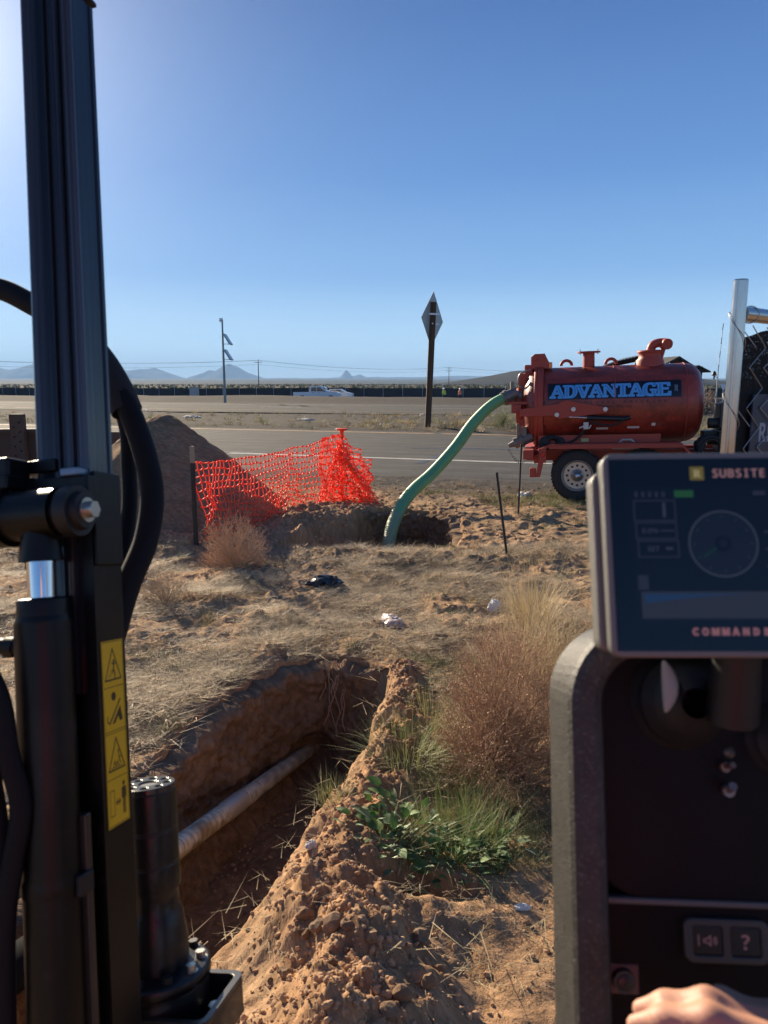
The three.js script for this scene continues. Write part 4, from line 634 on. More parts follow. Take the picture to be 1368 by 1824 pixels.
  obj('hydraulic_hose', tube(loc([[-.60, 1.30, -.96], [-.545, 1.25, -.93], [-.514, 1.19, -.92], [-.50, 1.12, -.905], [-.484, 1.05, -.895], [-.493, .98, -.88], [-.503, .9, -.865], [-.503, .74, -.84]]), .014, 90, 14), hoseMat, t);
  obj('hydraulic_hose', tube(loc([[-.575, 1.24, -.92], [-.53, 1.16, -.905], [-.525, 1.08, -.90], [-.515, 1.0, -.885], [-.535, .9, -.865], [-.54, .74, -.84]]), .015, 90, 14), hoseMat, t);
}
// ---------------------------------------------------------------- hydraulic motor beside the mast
{
  const t = rigThing('anchor_motor', 'black cylindrical hydraulic motor with bolted flange beside the yellow decal', 'motor'), cx = -.030, cz = -.195, bl = phys(lin(.007, .007, .008), .34, 0, {});
  const bt = tex(256, (u, v, i, j) => { const k = .5 + .5 * fbm(u * 12, v * 12, 841, 5, 12); return [k, k, k]; }, { srgb: false }); bl.roughnessMap = null; bl.bumpMap = rep(bt, 2, 4); bl.bumpScale = .0008;
  const pockets = Array.from({ length: 8 }, (_, k) => circ(.0075, 16, Math.cos(k * .785 + .3) * .031, Math.sin(k * .785 + .3) * .031));
  const cap = ext(circ(.0425, 56), .007, .0012, [...pockets, circ(.0175, 28)]).rotateX(-Math.PI / 2).translate(cx, .266, cz); obj('end_cap', cap, phys(lin(.022, .023, .026), .28, .2, { clearcoat: .5 }), t);
  obj('cap_floor', rod(V(cx, .262, cz), V(cx, .2665, cz), .042, .042, 40), std(lin(.05, .05, .055), .45, .4), t);
  for (let k = 0; k < 8; k++) obj('socket_bolt', rod(V(cx + Math.cos(k * .785 + .3) * .031, .2665, cz - Math.sin(k * .785 + .3) * .031), V(cx + Math.cos(k * .785 + .3) * .031, .2700, cz - Math.sin(k * .785 + .3) * .031), .0062, .0062, 14), boltSteel, t);
  obj('cap_plug', rod(V(cx, .2665, cz), V(cx, .2712, cz), .0165, .0165, 28), std(lin(.10, .105, .11), .35, .6), t);
  obj('housing', lathe([[.0435, .265], [.045, .262], [.045, .205], [.0443, .203], [.0443, .199], [.045, .197], [.045, .150], [.0443, .148], [.0443, .144], [.0455, .142], [.0455, .105], [.041, .10], [.041, .072], [.046, .066], [.049, .045], [.053, .02], [.053, -.02]], 56).translate(cx, 0, cz), bl, t);
  obj('flange', [lathe([[.05, -.02], [.082, -.022], [.088, -.026], [.088, -.040], [.076, -.044], [.083, -.050], [.083, -.13], [.09, -.135], [.09, -.152], [.083, -.156], [.083, -.235], [.001, -.235]], 64).translate(cx, 0, cz)], bl, t);
  for (let k = 0; k < 10; k++) { const a = k / 10 * 6.2832 + .2; obj('flange_bolt', [rod(V(cx + Math.cos(a) * .071, -.024, cz + Math.sin(a) * .071), V(cx + Math.cos(a) * .071, -.012, cz + Math.sin(a) * .071), .0085, .0085, 6), rod(V(cx + Math.cos(a) * .071, -.026, cz + Math.sin(a) * .071), V(cx + Math.cos(a) * .071, -.0215, cz + Math.sin(a) * .071), .011, .011, 16)], k % 3 ? blackSatin : boltSteel, t); }
  obj('side_plug', [rod(V(cx + .07, -.10, cz + .045), V(cx + .088, -.10, cz + .056), .014, .014, 20), rod(V(cx + .086, -.10, cz + .055), V(cx + .094, -.10, cz + .06), .008, .008, 6)], blackSatin, t);
  // bracket plate: an open welded tray with a bolt
  const br = obj('mount_bracket', [ext(rrect(.13, .15, .018, 5), .010, .001, [rrect(.110, .130, .013, 5)]).translate(0, 0, 0).rotateX(-Math.PI / 2).translate(cx + .062, -.072, cz + .01), ext(rrect(.13, .15, .018, 5), .050, .001, [rrect(.114, .134, .014, 5)]).rotateX(-Math.PI / 2).translate(cx + .062, -.120, cz + .01), box(.125, .008, .146, cx + .062, -.122, cz + .01, .002)], phys(lin(.03, .028, .026), .35, .2, { clearcoat: .4 }), t);
  obj('bracket_bolt', [rod(V(cx + .104, -.118, cz + .0), V(cx + .104, -.092, cz), .012, .012, 20), rod(V(cx + .104, -.094, cz), V(cx + .104, -.080, cz), .0135, .0135, 6), rod(V(cx + .104, -.118, cz), V(cx + .104, -.112, cz), .017, .017, 20)], boltSteel, t);
  obj('anchor_shaft', rod(V(cx, -.235, cz), V(cx, -.80, cz), .032, .032, 24), blackSatin, t);
}
// ---------------------------------------------------------------- operator console
const conM = new THREE.Matrix4().makeBasis(V(.9987, -.0031, .0511), V(.0202, .941, -.3377), V(-.047, .3383, .9399)).setPosition(.170, 1.034, -.573);
{
  const t = thing('control_console', 'black moulded control console with a scuffed rounded rim', 'console', [.170, 1.034, -.573]); t.quaternion.setFromRotationMatrix(conM);
  const grain = tex(512, (u, v, i, j) => { const k = .5 + .35 * fbm(u * 60, v * 60, 861, 3, 60) + .2 * (hash2(i, j, 86) - .5); return [k, k, k]; }, { srgb: false });
  const scuff = tex(512, (u, v, i, j) => { const n = fbm(u * 10, v * 10, 863, 5, 10), f = fbm(u * 70, v * 70, 865, 3, 70), k = .50 + .10 * n + .10 * f + (f > .42 ? .22 : 0) + .03 * (hash2(i, j, 87) - .5); return [k, k * .98, k * .95]; });
  const rub = std(lin(.125, .13, .128), .5, 0, { map: rep(scuff, 6), bumpMap: rep(grain, 9), bumpScale: .0012 }); rub.userData.metres = true;
  const w = .44, h = .92, ox = w / 2 - .006 + .01, oy = .362 - h / 2;
  const fr = ext(rrect(w - .02, h - .02, .072, 14, ox, oy), .10, .010, [rrect(w - .048, h - .048, .058, 12, ox, oy)]);
  obj('rim', fr.translate(0, 0, -.110), rub, t);
  const dark = phys(lin(.007, .005, .005), .45, 0, { specularIntensity: .25, bumpMap: rep(grain, 9), bumpScale: .0004 }); dark.userData.metres = true;
  obj('upper_panel', ext(rrect(w - .052, .240, .05, 8, ox, .219), .004, .0015).translate(0, 0, -.034), dark, t);
  obj('lower_panel', ext(rrect(w - .05, .50, .012, 5, ox, -.158), .004, .0015).translate(0, 0, -.037), dark, t);
  obj('panel_ledge', [box(w - .06, .006, .012, ox, .0965, -.031, .002)], std(lin(.10, .09, .088), .5), t);
  obj('back_shell', [box(w - .05, h - .06, .06, ox, oy, -.085, .02)], blackSatin, t);
  for (const [bx, by] of [[.39, .318], [.39, .118], [.165, .235]]) obj('panel_screw', lathe([[.001, .0035], [.004, .003], [.006, 0]], 14).rotateX(Math.PI / 2).translate(bx, by, -.029), std(lin(.12, .11, .10), .4, .6), t);
  obj('joystick_boot', [lathe([[.050, 0], [.046, .006], [.040, .012], [.042, .018], [.032, .024], [.034, .030], [.024, .036], [.014, .05]], 40).rotateX(Math.PI / 2).translate(.118, .285, -.03)], std(lin(.006, .007, .009), .6), t);
  obj('joystick_boot', [lathe([[.036, 0], [.033, .006], [.028, .012], [.029, .018], [.018, .026], [.010, .05]], 40).rotateX(Math.PI / 2).translate(.215, .250, -.03)], std(lin(.012, .014, .018), .6), t);
  obj('grey_lever', (() => { const g = new THREE.SphereGeometry(1, 24, 20); g.scale(.0075, .024, .006); const p = g.attributes.position; for (let i = 0; i < p.count; i++) { const y = p.getY(i) / .026; p.setX(i, p.getX(i) * (1 - .35 * y * y) - .006 * y * y); } g.computeVertexNormals(); return g.translate(.0925, .300, .025); })(), phys(lin(.24, .245, .23), .4, 0), t);
  obj('lever_stem', rod(V(.118, .285, -.01), V(.096, .305, .022), .005, .005, 10), blackSatin, t);
  obj('key_switch', [rod(V(.152, .303, -.03), V(.152, .303, -.018), .013, .013, 20), rod(V(.152, .303, -.018), V(.152, .303, -.012), .0075, .0075, 12)], std(lin(.18, .17, .17), .35, .6), t);
  obj('toggle_switch', [rod(V(.160, .200, -.03), V(.160, .200, -.022), .006, .006, 8), rod(V(.160, .200, -.024), V(.158, .207, -.008), .003, .004, 10)], std(lin(.22, .19, .17), .4, .6), t);
  obj('toggle_switch', [rod(V(.158, .222, -.03), V(.158, .222, -.022), .005, .005, 8), rod(V(.158, .222, -.024), V(.160, .226, -.01), .002, .003, 10)], std(lin(.2, .12, .09), .4, .6), t);
  // push buttons with their printed icons
  const bz = obj('button_bezel', ext(rrect(.076, .036, .007, 5, .151, .064), .006, .0015, [rrect(.031, .029, .004, 4, .1335, .064), rrect(.031, .029, .004, 4, .1685, .064)]).translate(0, 0, -.033), std(lin(.045, .042, .042), .45), t);
  const icon = (draw) => canvasTex(128, 128, (g) => { g.fillStyle = '#120f10'; g.fillRect(0, 0, 128, 128); g.strokeStyle = g.fillStyle = '#b08078'; g.lineCap = 'round'; draw(g); });
  const ih = icon((g) => { g.lineWidth = 7; g.fillRect(14, 34, 6, 58); g.beginPath(); g.moveTo(44, 56); g.lineTo(58, 56); g.lineTo(78, 40); g.lineTo(78, 88); g.lineTo(58, 72); g.lineTo(44, 72); g.closePath(); g.stroke(); for (const r of [18, 30]) { g.beginPath(); g.arc(80, 64, r, -.7, .7); g.stroke(); } }), iq = icon((g) => { g.font = 'bold 104px sans-serif'; g.textAlign = 'center'; g.textBaseline = 'middle'; g.fillText('?', 64, 66); });
  for (const [bx, m] of [[.1335, ih], [.1685, iq]]) { const b = obj('push_button', box(.029, .027, .006, bx, .064, -.030, .0025), std(lin(.02, .018, .018), .45), t); obj('button_icon', new THREE.PlaneGeometry(.023, .022).translate(bx, .064, -.0266), std(0xffffff, .5, 0, { map: m }), b); }
  obj('stop_plate', box(.030, .026, .003, .054, .026, -.032, .001), std(lin(.12, .05, .045), .5), t);
  obj('round_button', [rod(V(.054, .026, -.031), V(.054, .026, -.023), .0105, .010, 24), lathe([[.001, .002], [.006, .0015], [.0075, 0]], 20).rotateX(Math.PI / 2).translate(.054, .026, -.023)], std(lin(.02, .018, .02), .35), t);
}
{ // display head
  const M = new THREE.Matrix4().makeBasis(V(.9989, .0154, .0441), V(0, .9441, -.3296), V(-.0468, .3292, .9431)), t = thing('display_monitor', 'rectangular drill locating display mounted above the console', 'monitor', [.194, 1.370, -.605]); t.quaternion.setFromRotationMatrix(M);
  const W = .25, Hh = .179;
  obj('case', [ext(rrect(W, Hh - .002, .008, 5, W / 2 + .006, Hh / 2), .014, .0025).translate(0, 0, -.0165), ext(rrect(W + .001, Hh - .02, .008, 5, W / 2 + .001, Hh / 2 - .004), .018, .003).translate(0, 0, -.038)], std(lin(.16, .16, .15), .42, .2, { bumpMap: rep(tex(128, (u, v, i, j) => { const k = hash2(i, j, 88); return [k, k, k]; }, { srgb: false }), 30), bumpScale: .0003 }), t);
  const face = canvasTex(1500, 1074, (g, w, h) => {
    const X = (m) => (m - .009) / (W - .006) * w, S = (m) => m / (W - .006) * w, Y = (m) => h - m / Hh * h;
    g.fillStyle = '#050506'; g.fillRect(0, 0, w, h);
    g.fillStyle = '#c99a92'; g.textAlign = 'center'; g.textBaseline = 'middle'; g.font = 'bold 68px sans-serif'; const spread = (s, x0, x1, y, st) => { for (let k = 0; k < s.length; k++) { const x = mix(x0, x1, s.length > 1 ? k / (s.length - 1) : 0); st ? g.strokeText(s[k], x, y) : g.fillText(s[k], x, y); } };
    spread('SUBSITE', X(.1035), X(.1445), Y(.1645));
    g.fillStyle = '#8f8232'; g.fillRect(X(.081), Y(.171), S(.0125), S(.0125)); g.fillStyle = '#efe3a0'; g.font = 'bold 56px serif'; g.fillText('R', X(.0872), Y(.1645));
    g.font = 'bold 50px sans-serif'; g.strokeStyle = '#c58a86'; g.lineWidth = 6; spread('COMMANDER', X(.0765), X(.1455), Y(.0175), true);
    g.fillStyle = '#0a0d14'; g.fillRect(X(.026), Y(.152), S(.198), S(.125));
    g.fillStyle = '#2f6b34'; g.fillRect(X(.066), Y(.1485), S(.017), S(.0065)); g.fillStyle = '#3a3c42'; for (let k = 0; k < 5; k++) g.fillRect(X(.031 + k * .006), Y(.1475), S(.0028), S(.005)); g.fillRect(X(.135), Y(.1475), S(.011), S(.004));
    g.strokeStyle = '#34363f'; g.lineWidth = 9; const rr = (x, y, a, b) => g.strokeRect(X(x), Y(y), S(a), b / Hh * h);
    rr(.030, .139, .036, .019); rr(.031, .118, .035, .015); rr(.032, .101, .035, .015);
    g.fillStyle = '#4b4e58'; g.fillRect(X(.055), Y(.137), S(.0026), .014 / Hh * h); g.font = 'bold 40px sans-serif'; g.fillText('0.0%', X(.043), Y(.1105)); g.fillRect(X(.052), Y(.111), S(.012), 6); g.fillText('SET', X(.045), Y(.0935)); g.fillRect(X(.056), Y(.095), S(.006), 14);
    g.fillStyle = '#1b222c'; g.beginPath(); g.arc(X(.106), Y(.098), S(.0275), 0, 7); g.fill(); g.strokeStyle = '#474f58'; g.lineWidth = 12; g.beginPath(); g.arc(X(.106), Y(.098), S(.0295), 0, 7); g.stroke(); g.strokeStyle = '#0b1017'; g.lineWidth = 26; g.beginPath(); g.arc(X(.106), Y(.098), S(.0055), 0, 7); g.stroke();
    g.strokeStyle = '#1d3f2a'; g.lineWidth = 12; g.beginPath(); g.moveTo(X(.100), Y(.094)); g.lineTo(X(.088), Y(.086)); g.stroke();
    for (let k = 0; k < 12; k++) { g.save(); g.translate(X(.106), Y(.098)); g.rotate(k * Math.PI / 6); g.fillStyle = '#3c464f'; g.fillRect(-3, -S(.026), 6, 14); g.restore(); }
    g.fillStyle = '#353a42'; for (const [x, y, a] of [[.142, .110, .03], [.142, .094, .022], [.142, .078, .03]]) { g.fillRect(X(x), Y(y), S(a), 14); } g.fillRect(X(.030), Y(.069), S(.009), S(.013));
    g.fillStyle = '#3c4046'; g.fillRect(X(.032), Y(.054), S(.188), S(.024)); g.fillStyle = '#2a4a6e'; g.beginPath(); g.moveTo(X(.034), Y(.052)); g.lineTo(X(.13), Y(.052)); g.quadraticCurveTo(X(.08), Y(.050), X(.036), Y(.043)); g.closePath(); g.fill();
  });
  obj('screen_face', new THREE.PlaneGeometry(W - .006, Hh - .008).translate(W / 2 + .006, Hh / 2, .0004), phys(lin(.5, .5, .5), .12, 0, { map: face, emissive: lin(1, 1, 1), emissiveMap: face, emissiveIntensity: .09 }), t);
  obj('mount_arm', [rod(V(.13, .02, -.04), V(.13, -.06, -.07), .02, .024, 16), box(.09, .05, .03, .13, .03, -.045, .006)], blackSatin, t);
}
// ---------------------------------------------------------------- the operator, right hand on the console
{
  const skin = [.50, .255, .175], shirt = [.62, .055, .03], jean = [.04, .05, .085], boot = [.05, .035, .025], hair = [.05, .035, .025];
  const t = thing('person', 'person whose bare hand rests on the lower edge of the console panel', 'person', [0, 0, 0]);
  const W = [.377, 1.094, -.405], E = [.43, 1.11, -.12], Sh = [.22, 1.40, .16];
  const bones = [
    [[-.10, .05, .22], .045, [-.10, .06, .38], .06], [[-.10, .08, .37], .055, [-.10, .48, .33], .068], [[-.10, .48, .33], .07, [-.09, .92, .36], .105],
    [[.12, .05, .24], .045, [.12, .06, .40], .06], [[.12, .08, .39], .055, [.115, .48, .35], .068], [[.115, .48, .35], .07, [.10, .92, .36], .105],
    [[0, .94, .36], .165, [0, 1.10, .35], .15], [[0, 1.10, .35], .15, [0, 1.30, .33], .165], [[-.12, 1.38, .33], .085, [.14, 1.38, .24], .085],
    [[.17, 1.39, .20], .07, Sh, .068], [Sh, .062, E, .048], [E, .046, W, .036],
    [[-.19, 1.39, .36], .068, [-.27, 1.12, .40], .05], [[-.27, 1.12, .40], .047, [-.27, .86, .33], .034],
    [[0, 1.42, .32], .062, [0, 1.55, .31], .056], [[0, 1.62, .29], .075, [0, 1.72, .315], .098], [[0, 1.585, .255], .04, [0, 1.64, .25], .055], [[0, 1.645, .205], .012, [0, 1.62, .188], .016], [[-.095, 1.66, .31], .014, [-.097, 1.63, .31], .012], [[.095, 1.66, .31], .014, [.097, 1.63, .31], .012],
  ];
  const body = field(bones, [-.36, -.02, -.42], [.48, 1.85, .5], .014, .014);
  const f = (pts, radii) => pts.slice(0, -1).map((p, i) => [p, radii[i], pts[i + 1], radii[i + 1]]);
  const hand = [
    [W, .030, [0.347, 1.098, -.425], .029], [W, .026, [0.297, 1.106, -.452], .014], [W, .026, [0.293, 1.116, -.470], .014], [W, .026, [0.298, 1.115, -.488], .013], [W, .024, [0.309, 1.106, -.504], .012],
    ...f([[0.297, 1.106, -.452], [0.255, 1.113, -.462], [0.228, 1.098, -.472], [0.213, 1.084, -.480]], [.0115, .0100, .0088, .0072]),
    ...f([[0.293, 1.116, -.470], [0.247, 1.126, -.482], [0.218, 1.114, -.494], [0.200, 1.102, -.503]], [.0118, .0102, .0090, .0074]),
    ...f([[0.298, 1.115, -.488], [0.254, 1.123, -.502], [0.227, 1.110, -.514], [0.211, 1.098, -.522]], [.0112, .0098, .0086, .0072]),
    ...f([[0.309, 1.106, -.504], [0.274, 1.110, -.518], [0.254, 1.099, -.528], [0.241, 1.089, -.534]], [.0098, .0086, .0076, .0064]),
    ...f([[0.357, 1.084, -.425], [0.317, 1.068, -.425], [0.282, 1.062, -.440], [0.257, 1.064, -.455]], [.017, .0135, .0110, .0088]),
  ];
  const hl = [-.27, .86, .33];
  const hand2 = [[hl, .03, [-.27, .80, .31], .03], ...[[-.285, .29], [-.275, .305], [-.268, .322], [-.262, .338]].flatMap(([x, z], i) => f([[x + .01, .79, z], [x, .745 - .004 * i, z - .006], [x + .012, .715, z - .012], [x + .026, .70, z - .012]], [.0115, .0095, .0085, .007])), ...f([[-.262, .82, .285], [-.255, .785, .262], [-.245, .755, .255]], [.014, .011, .009])];
  const hg = field(hand, [.187, 1.026, -.55], [.397, 1.146, -.39], .0028, .0035), hg2 = field(hand2, [-.31, .68, .23], [-.23, .88, .36], .004, .004);
  const nails = []; 
  const g = merge([body, hg, hg2]), p = g.attributes.position, c = new Float32Array(p.count * 3);
  for (let i = 0; i < p.count; i++) {
    const x = p.getX(i), y = p.getY(i), z = p.getZ(i); let k = shirt;
    if (y < .10) k = boot; else if (y < .93 && x > -.22) k = jean; else if (y > 1.455) k = (y > 1.705 || (z > .335 && y > 1.58)) ? hair : skin;
    if (x > .17 && z < -.375) k = skin; if (x < -.2 && y < .885 && y > .6) k = skin;
    const n = k === skin ? 1 + .10 * fbm(x * 60, (y + z) * 60, 881, 3) : 1 + .08 * fbm(x * 20, (y + z) * 20, 883, 3); c.set(k.map((v) => v * n), i * 3);
  }
  g.setAttribute('color', new THREE.BufferAttribute(c, 3));
  const m = obj('body', g, phys(0xffffff, .58, 0, { vertexColors: true }), t);
  obj('eyes', [-.034, .034].map((x) => new THREE.SphereGeometry(.012, 14, 10).translate(x, 1.665, .212)), phys(lin(.5, .48, .45), .15), t); obj('mouth', new THREE.TorusGeometry(.02, .004, 6, 14, 2.4).rotateZ(-2.75).translate(0, 1.602, .214), std(lin(.35, .12, .10), .6), t);
}
// ---------------------------------------------------------------- chain link panel at right
{
  const P = V(.933, 0, -1.985), dir = V(.80, 0, -.60).normalize(), t = thing('chain_link_panel', 'galvanised chain link fence panel backed with black screen cloth', 'fence panel', [P.x, groundY(P.x, P.z), P.z], Math.atan2(.60, .80));
  const up = 1.875 - t.position.y, gal = std(lin(.46, .45, .44), .36, 1, { roughnessMap: tex(256, (u, v, i, j) => { const k = .55 + .3 * fbm(u * 9, v * 30, 901, 4); return [k, k, k]; }, { srgb: false }) });
  obj('post', [rod(V(0, -.05, 0), V(.0, up, 0), .0185, .0185, 28), lathe([[.0185, 0], [.017, .003], [.001, .004]], 28).translate(0, up, 0)], gal, t);
  obj('post', rod(V(2.0, -.05, 0), V(2.0, up, 0), .0205, .0205, 20), gal, t);
  obj('top_rail', rod(V(.018, up - .083, 0), V(1.98, up - .083, 0), .0195, .0195, 24), gal, t); obj('bottom_rail', rod(V(.018, .12, 0), V(1.98, .12, 0), .0195, .0195, 24), gal, t);
  const wire = std(lin(.36, .36, .36), .42, .8), pitch = .108, n = Math.floor((up - .3) / pitch * 2), cols = 22, wires = [];
  for (let k = 0; k < cols; k++) { const pts = []; for (let i = 0; i <= n; i++) { const y = up - .115 - i * pitch / 2, x = .03 + k * .085 + (i % 2 ? .0865 : -.001) , z = .024 + (i % 2 ? .0025 : -.0025) * (k % 2 ? 1 : -1); pts.push(V(x, y, z)); } wires.push(tubePoly(pts, .0016)); }
  wires.forEach((w) => obj('woven_wire', w, wire, t));
  const ties = []; for (let k = 0; k < 8; k++) { const y = up - .12 - k * .21, pts = []; for (let i = 0; i <= 12; i++) { const a = i / 12 * Math.PI * 1.25 + .4; pts.push(V(Math.cos(a) * .0225, y - .06 + i * .0085, Math.sin(a) * .0225)); } pts.push(V(.06, y - .14 + .09, .024)); ties.push(tube(pts, .0014, 30, 6)); }
  ties.forEach((w) => obj('tie_wire', w, wire, t));
  const ry = up - .083; for (const x of [.06, .35, .7, 1.1]) obj('tie_wire', new THREE.TorusGeometry(.022, .0015, 6, 22).rotateY(Math.PI / 2 + .5).translate(x, ry, 0), wire, t);
  const clothTex = canvasTex(512, 512, (g) => { g.fillStyle = '#06080b'; g.fillRect(0, 0, 512, 512); const R = rng(31); for (let k = 0; k < 2600; k++) { const v = 12 + R() * 26 | 0; g.fillStyle = `rgb(${v},${v},${v + 4})`; g.fillRect(R() * 512, R() * 512, 1 + R() * 2, 1 + R() * 2); } });
  clothTex.wrapS = clothTex.wrapT = THREE.RepeatWrapping;
  const hole = canvasTex(512, 512, (g) => { g.fillStyle = '#fff'; g.fillRect(0, 0, 512, 512); const R = rng(33); g.fillStyle = '#000'; for (let k = 0; k < 520; k++) { g.fillRect(R() * 512 | 0, R() * 512 | 0, 2, 2); } }); hole.colorSpace = THREE.NoColorSpace; hole.wrapS = hole.wrapT = THREE.RepeatWrapping;
  const cg = new THREE.PlaneGeometry(1.97, up - .26, 60, 50); { const p = cg.attributes.position; for (let i = 0; i < p.count; i++) { const x = p.getX(i), y = p.getY(i), e = sstep(.8, 1, y / (up - .26) * 2); p.setZ(i, .006 * fbm(x * 4, y * 4, 911, 3)); p.setY(i, y - e * .012 * (1 + Math.cos((x + .985) * 6.28 / .29))); } const uv = cg.attributes.uv; for (let i = 0; i < uv.count; i++) uv.setXY(i, p.getX(i) / .3, p.getY(i) / .3); cg.computeVertexNormals(); }
  obj('screen_cloth', cg.translate(1.0, (up - .26) / 2 + .14, .005), std(0xffffff, .95, 0, { map: clothTex, alphaMap: hole, alphaTest: .5, side: THREE.DoubleSide }), t);
  const sg = thing('rental_sign', 'navy and white rental sign hung on the chain link panel', 'sign', t.position.toArray(), t.rotation.y);
  const banner = canvasTex(700, 560, (g, w, h) => { g.fillStyle = '#16233d'; g.fillRect(0, 0, w, h); g.fillStyle = '#c4c8d0'; g.fillRect(0, 420, w, 140); g.fillStyle = '#8d97a8'; g.font = 'bold 120px sans-serif'; g.fillText('RENT', 62, 210); g.font = 'bold 34px sans-serif'; g.fillText('AT', 70, 318); g.fillStyle = '#c9ccd3'; g.fillRect(92, 340, 120, 180); g.fillStyle = '#24365c'; g.fillRect(300, 250, 400, 130); });
  obj('panel', box(.44, .352, .003, 0, 0, 0), std(lin(.03, .05, .10), .5), sg).position.set(.30, up - .47, .0165);
  obj('print', new THREE.PlaneGeometry(.438, .35).translate(.30, up - .47, .0185), std(0xffffff, .5, 0, { map: banner }), sg);
}
// ---------------------------------------------------------------- clods
const clodGeos = Array.from({ length: 5 }, (_, s) => { let g = mergeVertices(new THREE.IcosahedronGeometry(1, 1).deleteAttribute('normal').deleteAttribute('uv'), 1e-4); const p = g.attributes.position; for (let i = 0; i < p.count; i++) { const v = V().fromBufferAttribute(p, i), k = .5 + .85 * vn(v.x * 1.7 + s * 9, v.y * 1.7 + v.z * 1.3, s * 7 + 1); v.multiplyScalar(k); p.setXYZ(i, v.x * (1 + .2 * (s % 3 - 1)), v.y * .75, v.z); } g = g.toNonIndexed(); g.computeVertexNormals(); g.setAttribute('uv', new THREE.BufferAttribute(new Float32Array(g.attributes.position.count * 2).map((_, i) => (hash2(i, s, 5))), 2)); return g; });
{
  const R = rng(4001), cols = [lin(.44, .265, .15), lin(.38, .225, .125), lin(.45, .29, .175)], mats = cols.map((c) => std(c, .97, 0, { map: rep(soilMap, .3), bumpMap: rep(soilBump, .2), bumpScale: .004 }));
  let made = 0;
  for (let k = 0; k < 9000 && made < 80; k++) {                            // the larger lumps, each on its own
    const x = -.75 + R() * 1.5, d = 1.3 + R() * 2.6, g = groundInfo(x, d); if (g.spoil < .18 || R() > g.spoil * 1.1 || g.pit > .3) continue;
    const r = .009 + .024 * Math.pow(R(), 3); const m = new THREE.Mesh(clodGeos[k % 5], mats[k % 3]); m.name = 'clod'; m.position.set(x, g.y + r * .3, -d); m.scale.setScalar(r); m.rotation.set(R() * 6, R() * 6, R() * 6); m.castShadow = m.receiveShadow = true; ground.add(m); made++;
  }
  const spots = []; for (let k = 0; k < 160000 && spots.length < 9000; k++) {
    const x = -1.5 + R() * 2.9, d = 1.2 + Math.pow(R(), 1.2) * 4.2, g = groundInfo(x, d), w = Math.max(g.spoil * 1.0, g.fresh * .12, .03); if (R() > w || (g.pit > .25 && g.pit < .97)) continue; spots.push([x, g.y, d, .0016 + .010 * Math.pow(R(), 4)]);
  }
  for (let k = 0; k < 60000 && spots.length < 14000; k++) { const x = -7 + R() * 12, d = 5 + R() * 6.5, g = groundInfo(x, d), w = Math.max(g.fresh * .7, .12); if (R() > w || (g.pit > .15 && g.pit < .97)) continue; spots.push([x, g.y, d, .006 + .02 * Math.pow(R(), 3)]); }
  const im = new THREE.InstancedMesh(clodGeos[1], std(0xffffff, .97), spots.length), M = new THREE.Matrix4(), q = new THREE.Quaternion(), e = new THREE.Euler();
  spots.forEach(([x, y, d, r], i) => { q.setFromEuler(e.set(R() * 6, R() * 6, R() * 6)); im.setMatrixAt(i, M.compose(V(x, y + r * .2, -d), q, V(r, r * (.6 + .5 * R()), r * (.7 + .6 * R())))); const n = .92 + .2 * R(); im.setColorAt(i, lin(.43 * n, .265 * n, .15 * n)); });
  im.name = 'soil_crumbs'; im.castShadow = im.receiveShadow = true; tag(im, 'loose crumbs and pebbles of soil scattered over the ground', 'soil', null, 'stuff'); scene.add(im);
}
// ---------------------------------------------------------------- grass and litter
function blade(list, x, y, z, len, w, az, lean, bend, seg = 3) {             // tapered bent ribbon
  const ca = Math.cos(az), sa = Math.sin(az), pts = []; let a = lean, px = 0, py = 0;
  for (let i = 0; i <= seg; i++) { pts.push([px, py]); a += bend / seg; px += Math.sin(a) * len / seg; py += Math.cos(a) * len / seg; }
  for (let i = 0; i < seg; i++) {
    const w0 = w * (1 - i / seg), w1 = w * (1 - (i + 1) / seg), [ax, ay] = pts[i], [bx, by] = pts[i + 1];
    const A = [x + ca * ax - sa * w0, y + ay, z + sa * ax + ca * w0], B = [x + ca * ax + sa * w0, y + ay, z + sa * ax - ca * w0], Cc = [x + ca * bx - sa * w1, y + by, z + sa * bx + ca * w1], D = [x + ca * bx + sa * w1, y + by, z + sa * bx - ca * w1];
    list.push(...A, ...B, ...Cc); if (i < seg - 1) list.push(...B, ...D, ...Cc);
  }
}
function geoOf(list) { const g = new THREE.BufferGeometry(); g.setAttribute('position', new THREE.Float32BufferAttribute(list, 3)); g.setAttribute('uv', new THREE.BufferAttribute(new Float32Array(list.length / 3 * 2), 2)); g.computeVertexNormals(); return g; }
function leafMat(r, g, b, tr = .35, rough = .8) { return phys(lin(r, g, b), rough, 0, { transmission: tr, thickness: 0, side: THREE.DoubleSide }); }
function litterGeo(seed, n, len, spread, w) { const R = rng(seed), l = []; for (let i = 0; i < n; i++) { const a = R() * 6.283, r = spread * Math.sqrt(R()); blade(l, Math.cos(a) * r, .006 + .026 * R(), Math.sin(a) * r, len * (.35 + .8 * R()), w * (.6 + .8 * R()), R() * 6.283, 1.2 + .4 * R(), .35 * (R() - .35)); } return geoOf(l); }
function tuftGeo(seed, n, h, spread, lean, w) { const R = rng(seed), l = []; for (let i = 0; i < n; i++) { const a = R() * 6.283, r = spread * Math.sqrt(R()); blade(l, Math.cos(a) * r, -.005, Math.sin(a) * r, h * (.45 + .7 * R()), w * (.6 + .7 * R()), a + (R() - .5) * 1.6, lean * R(), (R() - .3) * 1.3); } return geoOf(l); }
